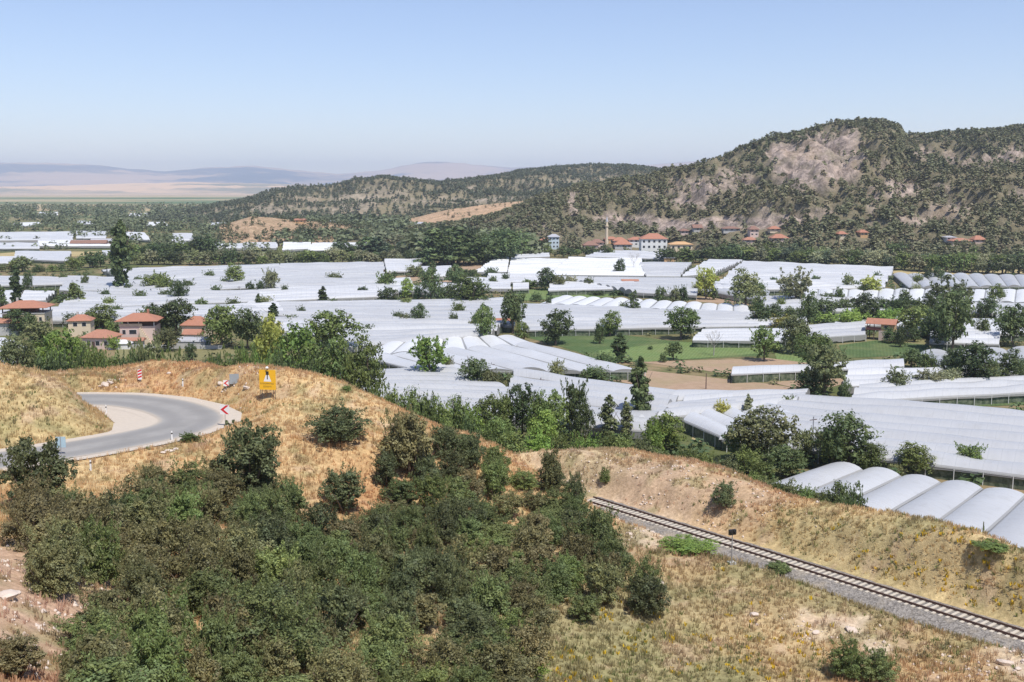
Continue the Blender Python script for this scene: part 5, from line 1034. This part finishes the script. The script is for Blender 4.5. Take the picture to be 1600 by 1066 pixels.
MB().box(.6, 1.7, -2.46, -2.40, 0, 2.2).build('door', DARKM, rt); window(rt, 3.2, .6, 3.5, 1.1, 1.0, 'r'); window(rt, 1.0, -2.41, 3.5, 1.3, 1.0, 'f')
# sheds among the greenhouses
house(G(785, 515, 0), R(5), 4.5, 4, 2.6, 1.0, 'gable', PINKW, TILE, label='little brick-red roofed shed left of the tall dark tree', name='field_shed', cat='shed')
house(G(984, 450, 0), R(0), 7, 4, 3.2, .7, 'gable', PINKW, TILE2, door=(1.5, 'f'), label='small pink shed between the grey greenhouses in mid valley', name='field_shed', cat='shed')
house(G(1045, 411, 0), R(0), 6, 4, 3.0, .4, 'flat', ORANGEW, TIN, label='small ochre hut beside the village greenhouses', name='field_hut', cat='hut')
house(G(140, 387, 0), R(8), 26, 10, 3.5, 2.2, 'gable', REDWD, TILE3, label='long red barn with a pale roof among the far-left greenhouses', name='barn', cat='barn')
house(G(160, 384, 0), R(8), 16, 9, 3.5, 2.0, 'gable', REDWD, TIN, label='red shed with a tin roof right of the long red barn', name='barn', cat='barn')
# village on the foot of the rocky hill ------------------------------
HBp = proj(np.stack(HB[:3], 1)); HAp = proj(np.stack(HA[:3], 1)); HKp = proj(np.stack(HK[:3], 1))
def on_slope(px, py, Hs=HB, Hp=HBp):
    g = G(px, py, 0); k = np.argmin((Hp[0] - px) ** 2 + (Hp[1] - py) ** 2 + np.where(np.array(Hs[1]) > 1300 if Hs is HB else False, 1e6, 0)); q = np.array([Hs[0][k], Hs[1][k], Hs[2][k]])
    return q if (q[2] > 0 and q[1] < g[1]) else g
VIL = 'houses of the village under the rocky hill'
def vh(px, py, wpx, hpx, rhpx, d, wall, rm, label, floors=1, nw=2, rk='hip', rz=0, name='village_house', hill=HB, hp=HBp):
    g = on_slope(px, py, hill, hp); s = ppm(g); w_ = wpx / s; h = hpx / s; fh = h / floors
    win = [((-w_/2 + w_ * (i + .5) / nw), -d/2, f * fh + fh * .35, min(1.5, w_ / nw * .45), fh * .42, 'f') for f in range(floors) for i in range(nw)]
    win += [(w_/2, y, f * fh + fh * .35, 1.3, fh * .42, 'r') for f in range(floors) for y in (-d * .25, d * .2)] if floors > 1 else []
    return house(g, rz, w_, d, h, rhpx / s, rk, wall, rm, win=win, label=label, name=name, group=VIL, ov=.8)
vh(1020, 398, 40, 25, 8, 14, WHITEW, TILE, 'three-storey white house with a red hip roof in the middle of the village', 3, 5)
vh(866, 388, 16, 18, 4, 9, PALEBLUE, TIN, 'pale blue house with tiers at the left end of the village', 3, 3)
vh(845, 384, 26, 8, 5, 9, ORANGEW, TILE2, 'low ochre house with a long red roof left of the pale blue house', 1, 3)
vh(924, 388, 22, 5, 6, 9, PINKW, TILE3, 'brown-roofed house left of the minaret', 1, 2); vh(934, 383, 20, 4, 5, 9, PINKW, TILE3, 'second brown-roofed house, right up against the minaret', 1, 2)
vh(972, 387, 26, 5, 7, 10, GREYW, TILE, 'long orange-roofed house at the foot of the minaret', 1, 3); vh(992, 384, 22, 9, 4, 9, WHITEW, TILE, 'white house with dark upper windows beside the long orange-roofed one', 2, 3)
vh(968, 379, 20, 3, 5, 9, PINKW, TILE, 'red-roofed house directly right of the minaret', 1, 2); vh(1062, 392, 34, 10, 4, 10, CREAM, ORANGEW, 'cream house with a sandy roof right of the three-storey house', 1, 4)
vh(1068, 364, 12, 4, 3, 8, PINKW, TILE3, 'small pink house above the cream house', 1, 2); vh(1090, 360, 12, 4, 5, 8, GREYW, TILE3, 'dark brown gabled house on the bare slope', 1, 1, 'gable'); vh(1142, 361, 26, 4, 3, 9, GREYW, TILE3, 'long low brown-roofed house on the bare slope', 1, 3)
vh(1177, 367, 13, 10, 5, 9, PINKW, TILE3, 'tall pink house with two floors right of the long low one', 2, 2); vh(1170, 377, 18, 4, 4, 8, PINKW, TILE2, 'small tiled house under the tall pink one', 1, 2)
vh(1208, 361, 16, 3, 4, 8, CREAM, TILE, 'brightest red-roofed house on the bare slope, upper of two', 1, 2); vh(1217, 375, 24, 4, 6, 9, PINKW, TILE, 'red hip-roofed house below the brightest red roof', 1, 3)
vh(1313, 369, 12, 5, 4, 8, CREAM, TILE, 'orange-roofed house half hidden in trees at the hill foot', 1, 2); vh(1346, 369, 11, 5, 4, 8, ORANGEW, TILE, 'ochre house half hidden right of the orange-roofed one', 1, 2)
vh(1500, 379, 30, 4, 4, 9, PINKW, TILE2, 'long pinkish house in the trees at the right', 1, 4); vh(1482, 377, 14, 4, 2, 8, WHITEW, TIN, 'small white house at the left end of the long pinkish one', 1, 2); vh(1528, 379, 16, 4, 6, 8, PINKW, TILE, 'rounded red-roofed house at the right end of the long pinkish one', 1, 2)
vh(512, 350, 30, 4, 1, 14, WHITEW, TIN, 'long low white warehouse under the wooded hill', 1, 4, 'gable', name='warehouse', hill=HK, hp=HKp); vh(470, 348, 14, 4, 2, 10, ORANGEW, TILE2, 'ochre building on the bare knoll under the wooded hill', 1, 2, 'gable', name='warehouse', hill=HK, hp=HKp)
vh(652, 354, 20, 4, 3, 14, WHITEW, TIN, 'white shed with a grey roof at the edge of the quarry', 1, 2, 'gable', name='warehouse', hill=HQ, hp=proj(np.stack(HQ[:3], 1))); vh(690, 357, 22, 3, 1, 12, WHITEW, TIN, 'low pale shed right of the quarry shed', 1, 3, 'gable', name='warehouse', hill=HQ, hp=proj(np.stack(HQ[:3], 1)))
# mosque with its minaret
g = on_slope(949, 381); s = ppm(g); rt = empty('minaret', g); tag(rt, 'slender cream minaret with a pointed top rising above the village', 'minaret', None)
H = 44 / s; mb = MB(); mb.tube([(0,0,-1),(0,0,H*.12)], [1.35,1.3], 8); mb.build('base', CREAM, rt); MB().tube([(0,0,H*.12),(0,0,H*.60)], [1.0,.95], 12).build('shaft', CREAM, rt); MB().tube([(0,0,H*.60),(0,0,H*.615),(0,0,H*.64)], [1.0,1.55,1.55], 12).build('balcony', CREAM, rt)
MB().tube([(0,0,H*.641),(0,0,H*.78)], [.85,.8], 12).build('upper_shaft', CREAM, rt); MB().tube([(0,0,H*.781),(0,0,H*.96),(0,0,H)], [1.0,.12,.04], 12).build('spire', TIN, rt)
g2 = g + np.array([3.5, 5, 0]); rt = empty('mosque', g2); tag(rt, 'low ochre mosque hall right beside the minaret foot', 'mosque', None); MB().box(-4.5, 5, -5, 5, -1, 3.2).build('wall', ORANGEW, rt); roof(9.5, 10, 3.202, 1.6, 'hip', .5).build('roof', TILE, rt)
for x in (-2.5, 0, 2.5): window(rt, x, -5, 1.0, .9, 1.4, 'f')
# ================================================================== ROAD SIGNS
YEL = plain('sign_yellow', (.85, .47, .02), .45, .04, 2); WHT = plain('sign_white', (.8, .8, .8), .45, .03, 2); RED = plain('sign_red', (.62, .02, .03), .45, .05, 2); BLK = plain('sign_black', (.02, .02, .02), .5, .05, 2); BLUE = plain('sign_blue_grey', (.38, .52, .60), .5, .06, 2); GALV = plain('sign_back', (.30, .33, .35), .5, .1, 2)
def at_land(px, py):
    g = ground_at(px, py); return g if g is not None else ground_at(px, py + 4)
g = at_land(419, 627); rt = empty('warning_sign', g, R(-10)); tag(rt, 'big yellow warning sign with a pictogram and two lines of text on four legs', 'road sign')
for x in (-.80, -.62, .62, .80): MB().tube([(x, .04, -.4), (x, .04, 2.6)], .03, 6).build('post', DARKM, rt)
pb = MB().box(-.9, .9, -.02, .02, .85, 2.95).build('panel', YEL, rt); rt.location.z += .3
MB().add([(-.42,-.026,1.72),(.42,-.026,1.72),(.16,-.026,2.40),(-.16,-.026,2.40),(-.42,-.021,1.72),(.42,-.021,1.72),(.16,-.021,2.40),(-.16,-.021,2.40)],[(0,1,2,3),(7,6,5,4),(0,4,5,1),(1,5,6,2),(2,6,7,3),(3,7,4,0)]).build('pictogram', WHT, pb)
m = MB().box(-.05, .05, -.034, -.027, 1.95, 2.42); m.build('figure_mark', BLK, pb)
m = MB(); m.box(-.16, .16, -.032, -.021, 2.43, 2.80); m.build('figure_mark', BLK, pb)
def strokes(y0, y1, x0, x1, n, seed):
    rr = random.Random(seed); w_ = (x1 - x0) / n
    for i in range(n):
        a = x0 + i * w_; m = MB(); t = w_ * .62; m.box(a, a + w_ * .17, -.026, -.021, y0, y1); m.box(a + w_ * .172, a + t, -.026, -.021, y1 - .03, y1)
        k = rr.choice((0, .5, 1)); z = y0 + (y1 - y0) * .5 * k
        if k < 1: m.box(a + w_ * .172, a + t, -.026, -.021, z, z + .03)
        m.build('letter', BLK, pb)
strokes(1.42, 1.58, -.78, .72, 12, 1); strokes(1.10, 1.26, -.46, .46, 8, 2)
hd = MB(); hd.tube([(0, 0, 2.95), (0, 0, 3.10)], .05, 6); hd.build('lamp_stem', BLK, rt); MB().tube([(0, -.05, 3.1), (0, -.05, 3.16), (0, -.05, 3.30)], [.1, .17, .1], 10).build('warning_lamp', WHT, rt)
def chevron(g, rz, size, post, lab, tall=False):
    rt = empty('chevron_sign', g, rz); tag(rt, lab, 'road sign', 'red and white chevron boards round the bend'); MB().tube([(0, .04, -.4), (0, .04, post + size * .8)], .035, 6).build('post', METAL, rt)
    hgt = size * (1.0 if not tall else 2.6); p = MB().box(-size/2, size/2, -.02, .02, post, post + hgt).build('panel', WHT, rt)
    if not tall:
        c = post + size / 2; t = size * .26; a = size * .46
        for sgn in (1, -1):
            x0, x1 = -a, a * .35
            V = [(x0, -.026, c), (x0 + t * 1.4, -.026, c), (x1 + t * 1.4 - .05, -.026, c + sgn * a), (x1, -.026, c + sgn * a)]; V2 = [(x, -.021, z) for x, _, z in V]
            MB().add(V + V2, [(0,1,2,3),(7,6,5,4),(0,4,5,1),(1,5,6,2),(2,6,7,3),(3,7,4,0)]).build('red_stroke', RED, p)
    else:
        for k in range(3):
            z = post + hgt * (.12 + k * .3); V = [(-size/2+.01, -.026, z), (size/2-.01, -.026, z + .16), (size/2-.01, -.026, z + .36), (-size/2+.01, -.026, z + .20)]; V2 = [(x, -.021, q) for x, _, q in V]
            MB().add(V + V2, [(0,1,2,3),(7,6,5,4),(0,4,5,1),(1,5,6,2),(2,6,7,3),(3,7,4,0)]).build('red_stroke', RED, p)
    return rt
chevron(at_land(352, 668), R(-12), .95, 1.25, 'chevron board on a grey post on the near side of the bend')
chevron(at_land(354, 609), R(10), .65, .4, 'chevron board on the far side of the bend in front of a grey sign back')
chevron(at_land(219, 598), R(4), .45, .35, 'tall red and white striped board on the far verge of the road', True)
g = at_land(365, 608); rt = empty('road_sign', g + np.array([0, .4, 0]), R(15)); tag(rt, 'grey back of a square road sign behind the far chevron board', 'road sign'); MB().box(-.5, .5, -.02, .02, .5, 1.6).build('panel', GALV, rt); MB().tube([(0, .05, -.4), (0, .05, 1.5)], .04, 6).build('post', METAL, rt)
g = at_land(96, 712); rt = empty('road_sign', g, R(5)); tag(rt, 'pale blue square road sign on a thin post beside the left juniper', 'road sign'); MB().box(-.42, .42, -.02, .02, .7, 1.65).build('panel', BLUE, rt); MB().tube([(0, -.05, -.4), (0, -.05, 1.7)], .03, 6).build('post', METAL, rt)
for i, (px, py, lb) in enumerate([(84,713,'white delineator post beside the pale blue sign'),(269,689,'white-topped delineator post beside the low green bush'),(286,606,'short white delineator post on the far verge'),(166,647,'thin delineator post on the inner gravel of the bend'),(142,737,'short white marker stone post on the golden slope')]):
    g = at_land(px, py); rt = empty('delineator_post', g); tag(rt, lb, 'marker post', 'white marker posts by the road'); MB().box(-.06, .06, -.04, .04, -.2, .9).build('post', WHT, rt); MB().box(-.063, .063, -.043, .043, .62, .74).build('band', BLK, rt)
# ================================================================== RAILWAY
RAILM = plain('rusty_rail', (.13, .075, .06), .6, .2, 3); SLP = plain('sleeper_concrete', (.54, .48, .39), .9, .12, 2); BAL = None
def ballast():
    m, nt, b = new_mat('ballast'); v = N(nt, 'ShaderNodeTexVoronoi'); tc = N(nt, 'ShaderNodeTexCoord'); nt.links.new(tc.outputs['Object'], v.inputs['Vector']); v.inputs['Scale'].default_value = 7
    sx = N(nt, 'ShaderNodeSeparateColor'); nt.links.new(v.outputs['Color'], sx.inputs[0]); f = ntex(nt, .5, 5)
    c = mixc(nt, sx.outputs[0], (.13, .115, .10), (.32, .29, .255)); c = mixc(nt, ramp(nt, f, .5, .8), c, (.36, .30, .22)); nt.links.new(c, b.inputs['Base Color']); b.inputs['Roughness'].default_value = .95; bump(nt, b, v.outputs['Distance'], .8, .05); return m
BAL = ballast(); s0 = ra - rdir * 12; s1 = rb + rdir * 4; Ltr = np.linalg.norm(s1 - s0); nrm = np.array([-rdir[1], rdir[0]])
m = int(Ltr / .5); rows = []
for off, z in ((-2.8, -1.0), (-2.2, -.6), (-1.55, -.20), (1.6, -.20), (2.6, -.5), (4.4, -1.15)):
    P = s0[None] + rdir[None] * np.linspace(0, Ltr, m)[:, None] + nrm[None] * (off + (vnoise(np.arange(m) * .7, np.zeros(m), int(off * 7) + 90) - .5)[:, None] * (.6 if abs(off) > 2 else .12)); rows.append(np.c_[P, np.full(m, RAILZ + z) + (vnoise(np.arange(m) * 1.3, np.ones(m), int(off * 9) + 70) - .5) * .1])
V = np.concatenate(rows); i = np.arange(m - 1); Q = np.concatenate([np.stack([i + k * m, i + (k + 1) * m, i + (k + 1) * m + 1, i + k * m + 1], 1) for k in range(5)])
o = link('ballast', mesh('ballast', V, Q[:, ::-1]), BAL); tag(o, kind='structure')
ang = math.atan2(rdir[1], rdir[0]); c0 = (s0 + s1) / 2; rt = empty('railway_track', (c0[0], c0[1], RAILZ), ang); tag(rt, 'single railway track with rusty rails and pale sleepers on grey ballast', 'railway')
for sg in (-.7525, .7525):
    mb = MB(); mb.box(-Ltr/2, Ltr/2, sg - .07, sg + .07, -.155, -.14); mb.box(-Ltr/2, Ltr/2, sg - .012, sg + .012, -.14, -.045); mb.box(-Ltr/2, Ltr/2, sg - .036, sg + .036, -.045, 0); mb.build('rail', RAILM, rt)
mb = MB().add([(-.15,-1.25,-.35),(.15,-1.25,-.35),(.15,1.25,-.35),(-.15,1.25,-.35),(-.12,-1.2,-.16),(.12,-1.2,-.16),(.12,1.2,-.16),(-.12,1.2,-.16)], [(0,3,2,1),(4,5,6,7),(0,1,5,4),(1,2,6,5),(2,3,7,6),(3,0,4,7)]); sme = mb.build('sleeper', None, me_only=True); sme.materials.append(SLP)
ns = 100
for i in range(ns): o = link('sleeper', sme, None, rt, (-Ltr/2 + Ltr * (i + .5) / ns, 0, 0))
g = at_land(1143, 881); rt = empty('railway_signal', g, R(20)); tag(rt, 'small railway signal with two black lamp heads on a grey mast', 'signal'); MB().tube([(0,0,-.3),(0,0,2.6)], .05, 8).build('mast', METAL, rt)
for x in (-.17, .17): h_ = MB().box(x - .15, x + .15, -.12, .12, 2.55, 3.0).build('lamp_head', BLK, rt); MB().tube([(x, -.13, 2.78), (x, -.25, 2.78)], [.08, .09], 8).build('visor', BLK, h_)
MB().box(-.3, .3, -.3, .3, -.3, .15).build('foundation', GREYW, rt)
# ================================================================== POLES
PG = 'thin utility poles among the greenhouses'
def pole(px, base, top, lb, arm=True):
    g = G(px, base, 0); s = ppm(g); H = (base - top) / s; rt = empty('utility_pole', g, R(px % 40)); tag(rt, lb, 'pole', PG); MB().tube([(0,0,-.3),(0,0,H)], [.14,.09], 6).build('shaft', DARKWD if px % 3 else METAL, rt)
    if arm: MB().box(-.8, .8, -.06, .06, H - .6, H - .48).build('crossarm', DARKWD, rt)
for px, b_, t_, lb in [(1012,648,610,'dark pole right of the tallest slim tree'),(1103,608,583,'thin pole standing in the tilled field'),(1269,710,650,'pole between the grey-olive clump and the big round tree'),(845,612,590,'pole on the smooth grey greenhouse'),(737,560,548,'short pole behind the dark round tree in the near greenhouses'),(768,585,566,'pole just right of the dark round tree in the near greenhouses'),
  (542,508,488,'pole right of the big walnut tree'),(613,513,496,'lone pole on the flat grey greenhouse'),(1505,428,400,'tall pale pole before the right-hand wood'),(1517,428,402,'second tall pale pole before the right-hand wood'),(735,412,396,'pole before the dark central grove'),(1398,470,446,'thin pole on the white scalloped greenhouse'),(374,462,447,'thin pole on the upper left greenhouses'),(1018,422,414,'stubby pole on the village greenhouse')]: pole(px, b_, t_, lb, px not in (1103, 613))
# ================================================================== ROCKS, GRASS, FLOWERS
STONE = plain('limestone', (.60, .50, .42), .9, .2, 2, bmp=.6)
def rockmesh(seed):
    rng = np.random.RandomState(seed); import bmesh
    bm = bmesh.new(); bmesh.ops.create_icosphere(bm, subdivisions=2, radius=1)
    sc3 = rng.uniform(.6, 1.2, 3); pl = rng.normal(size=(7, 3)); pl /= np.linalg.norm(pl, axis=1)[:, None]
    for v in bm.verts:
        c = np.array(v.co)
        for p in pl:
            d = c @ p
            if d > .62: c = c - p * (d - .62)
        v.co = c * sc3 * np.array([1, 1, .75])
    me = bpy.data.meshes.new('rock'); bm.to_mesh(me); bm.free(); me.materials.append(STONE); return me
RM = [rockmesh(i) for i in range(5)]
for i, (px, py, wp, lb) in enumerate([(1030,913,16,'pale boulder lying in the grass right of the thicket'),(928,936,7,'small white stone at the thicket foot'),(697,788,12,'white stone showing in a gap of the thicket'),(12,935,34,'largest pale boulder on the bare bank at the left edge'),(28,930,9,'small stone right of the largest boulder'),(88,986,14,'white angular stone at the lower end of the bare bank'),(72,990,8,'small stone left of the white angular one'),(8,902,10,'pale stone on top of the bare bank'),
  (20,970,8,'small stone beneath the largest boulder'),(120,998,8,'pale stone at the thicket edge on the bare bank'),(55,1010,7,'small stone low on the bare bank'),(265,706,14,'white stone below the delineator post'),(275,703,10,'grey-white stone right of the white one'),(255,710,10,'flat pale stone left of the white one'),(165,603,12,'white stone in the heap on the far verge'),(173,600,10,'second white stone in the heap on the far verge'),(158,606,8,'smallest white stone in the heap on the far verge'),
  (264,585,8,'pale stone on the rusty slope above the bend'),(292,577,6,'small yellowish stone high on the rusty slope'),(345,600,9,'pale stone left of the far chevron board'),(385,608,12,'grey stone right of the far sign back'),(1400,1000,0,''),(1005,968,0,''),(1178,962,14,'flat pale stone in the dry grass right of centre'),(1330,988,18,'pale eroded stone above the twin shrubs'),(1570,1040,22,'pale rock outcrop in the lower right corner'),(1590,1048,14,'small pale rock at the lower right corner'),(1275,990,14,'flat white stone left of the eroded one'),(1600,1035,10,'pale rock cut by the right edge'),(985,835,8,'pale stone by the ballast end')]):
    if not wp: continue
    g = at_land(px, py); s = ppm(g); r = wp / s / 2 * 1.15; o = link('rock', RM[i % 5], None, None, g + np.array([0, 0, r * .15]), i * 1.3); o.scale = (r, r * 1.1, r * .8); tag(o, lb, 'rock', 'pale rocks on the slope')
# dry grass
def in_view(P, mx=30):
    px, py = proj(P); return (px > -mx) & (px < 1600 + mx) & (py < 1066 + mx * 2) & (py > 0)
rng = np.random.RandomState(12)
def tufts(n, h0, h1, seed, blades=6, wd=.030, dens=None, spread=.16, region=(-60, 75, 36, 152)):
    rng = np.random.RandomState(seed); y = region[2] + (region[3] - region[2]) * rng.rand(n) ** 1.15; x = rng.uniform(region[0], region[1], n); m = np.abs(x) < y * .50 + 4; x, y = x[m], y[m]
    z = land(x, y); P = np.c_[x, y, z]; m = in_view(P); P = P[m]
    d1, _ = seg_dist(P[:, 0], P[:, 1], road); d2, _ = seg_dist(P[:, 0], P[:, 1], rail); ap = in_poly(P[:, 0], P[:, 1], apron); m = (d1 > 4.2) & ~ap & (d2 > 3.3 + rng.rand(len(P))); P = P[m]
    if dens is not None: P = P[rng.rand(len(P)) < dens(P)]
    k = len(P); C = land_colour(P[:, 0], P[:, 1]); h = rng.uniform(h0, h1, k) * (.6 + .8 * fbm(P[:, 0] / 4, P[:, 1] / 4, 3, 33)); b = blades
    a = rng.uniform(0, 6.28, (k, b)); r = rng.rand(k, b) * spread; bx = P[:, None, 0] + np.cos(a) * r; by = P[:, None, 1] + np.sin(a) * r; L = h[:, None] * rng.uniform(.6, 1.15, (k, b)); le = rng.uniform(.05, .5, (k, b)) * L
    tx = bx + np.cos(a) * le; ty = by + np.sin(a) * le; tz = P[:, None, 2] + L; s2 = rng.uniform(0, 6.28, (k, b)); wx = np.cos(s2) * wd; wy = np.sin(s2) * wd; z0 = P[:, None, 2] - .05 + 0 * bx
    V = np.stack([np.stack([bx - wx, by - wy, z0], -1), np.stack([bx + wx, by + wy, z0], -1), np.stack([tx + wx * .5, ty + wy * .5, tz], -1), np.stack([tx - wx * .5, ty - wy * .5, tz], -1)], 2).reshape(-1, 3)
    return V, C, k, b, rng
GRM = leafmat('dry_grass_blades', rnd=0, trans=.4, rough=.8, spec=.1)
def bare_ok(P):
    c = land_colour(P[:, 0], P[:, 1]); pale = np.minimum(np.abs(c / c.sum(1)[:, None] - np.array(DIRT) / sum(DIRT)).sum(1), np.abs(c / c.sum(1)[:, None] - np.array(PALE) / sum(PALE)).sum(1)); return np.where(pale < .045, .15, 1.0)
V, C, k, b, r_ = tufts(120000, .14, .42, 5, dens=bare_ok); cc = (C * r_.uniform(.92, 1.35, (k, 1)) * 1.1)[:, None, None, :] * np.ones((1, b, 4, 1)); print('tufts', k)
o = link('dry_grass', mesh('dry_grass', V, np.arange(len(V)).reshape(-1, 4), np.minimum(cc, .8).reshape(-1, 3)), GRM); tag(o, kind='stuff')
def patch(L):
    cs = [(ground_at(a, b_), r, d) for a, b_, r, d in L]; cs = [c for c in cs if c[0] is not None]
    def f(P):
        d = np.zeros(len(P))
        for g, r, a in cs: d = np.maximum(d, a * np.exp(-((P[:, 0] - g[0]) ** 2 + (P[:, 1] - g[1]) ** 2) / r ** 2))
        return d * sstep(.42, .6, fbm(P[:, 0] / 1.2, P[:, 1] / 1.2, 3, 44))
    return f
# green and olive weeds, then yellow flowers
gw = patch([(1075,862,4,1),(1440,965,4,1),(1480,1000,4,.8),(1390,985,3,.7),(1560,860,4,1),(1215,890,3,1),(950,1010,6,.7),(1150,1040,6,.5),(880,1000,4,.7),(860,1050,5,.8),(1330,1040,4,.9),(60,640,7,.5),(120,600,6,.4),(330,690,3,.6),(230,700,4,.5),(1380,850,6,.5),(1250,845,5,.5),(1000,870,5,.4),(1280,920,3,.6),(400,645,3,.4),(1100,780,4,.5),(1500,850,6,.4),(1180,900,5,.5),(1050,1050,6,.5)])
V, C, k, b, r_ = tufts(110000, .12, .36, 6, blades=7, wd=.035, dens=gw); cc = (np.where(r_.rand(k, 1) < .5, np.array((.22, .27, .10)), np.array((.30, .29, .15))) * r_.uniform(.8, 1.25, (k, 1)))[:, None, None, :] * np.ones((1, b, 4, 1)); print('weeds', k)
o = link('green_weeds', mesh('green_weeds', V, np.arange(len(V)).reshape(-1, 4), cc.reshape(-1, 3)), GRM); tag(o, kind='stuff')
yf = patch([(1320,870,3,.5),(1460,880,5,.6),(1500,920,4,.9),(1540,935,4,.9),(1590,905,3,.9),(975,968,3,.7),(1000,990,3,.6),(1160,1045,4,.6),(1560,870,4,.5),(1145,900,1.2,.9),(1440,875,3,.8),(1320,935,2,.8),(1215,1000,3,.5),(880,1045,3,.6),(1060,1040,3,.3),(1170,1000,4,.4)])
V, C, k, b, r_ = tufts(60000, .16, .32, 7, blades=7, wd=.07, dens=yf); cc = np.ones((k, b, 4, 3)) * np.array((.50, .40, .10)); cc[:, ::2] = np.array((.85, .60, .05)); print('flowers', k)
o = link('yellow_wildflowers', mesh('yellow_wildflowers', V, np.arange(len(V)).reshape(-1, 4), cc.reshape(-1, 3)), GRM); tag(o, kind='stuff')
# loose stones scattered over bare places
rng = np.random.RandomState(3); sp_ = patch([(40,930,8,1),(60,1000,8,1),(100,1040,5,1),(980,815,4,1),(1000,830,3,1),(940,730,7,.8),(1040,760,8,.7),(1100,770,6,.6),(1320,1000,3,1),(1575,1040,4,1),(165,600,2,.8),(380,605,3,.6),(1200,790,6,.4),(1270,985,3,.7)])
x = rng.uniform(-60, 75, 60000); y = rng.uniform(36, 140, 60000); z = land(x, y); P = np.c_[x, y, z]; P = P[in_view(P)]; P = P[rng.rand(len(P)) < sp_(P)]; d2, _ = seg_dist(P[:, 0], P[:, 1], rail); P = P[d2 > 3.2][:5000]
ov = np.array([(1,0,0),(0,1,0),(-1,0,0),(0,-1,0),(0,0,.8),(0,0,-.5)]); of = np.array([(0,1,4),(1,2,4),(2,3,4),(3,0,4),(1,0,5),(2,1,5),(3,2,5),(0,3,5)]); k = len(P); r = rng.uniform(.05, .22, (k, 1, 1)) * rng.uniform(.6, 1.3, (k, 6, 1))
V = P[:, None, :] + ov[None] * r; F_ = (of[None] + (np.arange(k) * 6)[:, None, None]).reshape(-1, 3); o = link('loose_stones', mesh('loose_stones', V.reshape(-1, 3), F_), STONE); tag(o, kind='stuff'); print('stones', k)
# ================================================================== HAZE
hb = MB().box(-32000, 32000, -3000, 26000, -6.5, 640)
m_, nt_, b_ = new_mat('haze_air'); nt_.nodes.remove(b_)
pv = N(nt_, 'ShaderNodeVolumePrincipled'); pv.inputs['Color'].default_value = (.76, .86, 1.0, 1); pv.inputs['Density'].default_value = 7.5e-5
pv.inputs['Anisotropy'].default_value = 0.2
nt_.links.new(pv.outputs[0], nt_.nodes['Material Output'].inputs['Volume'])
hz = hb.build('haze', m_); tag(hz, kind='stuff')
sc.cycles.volume_bounces = 1
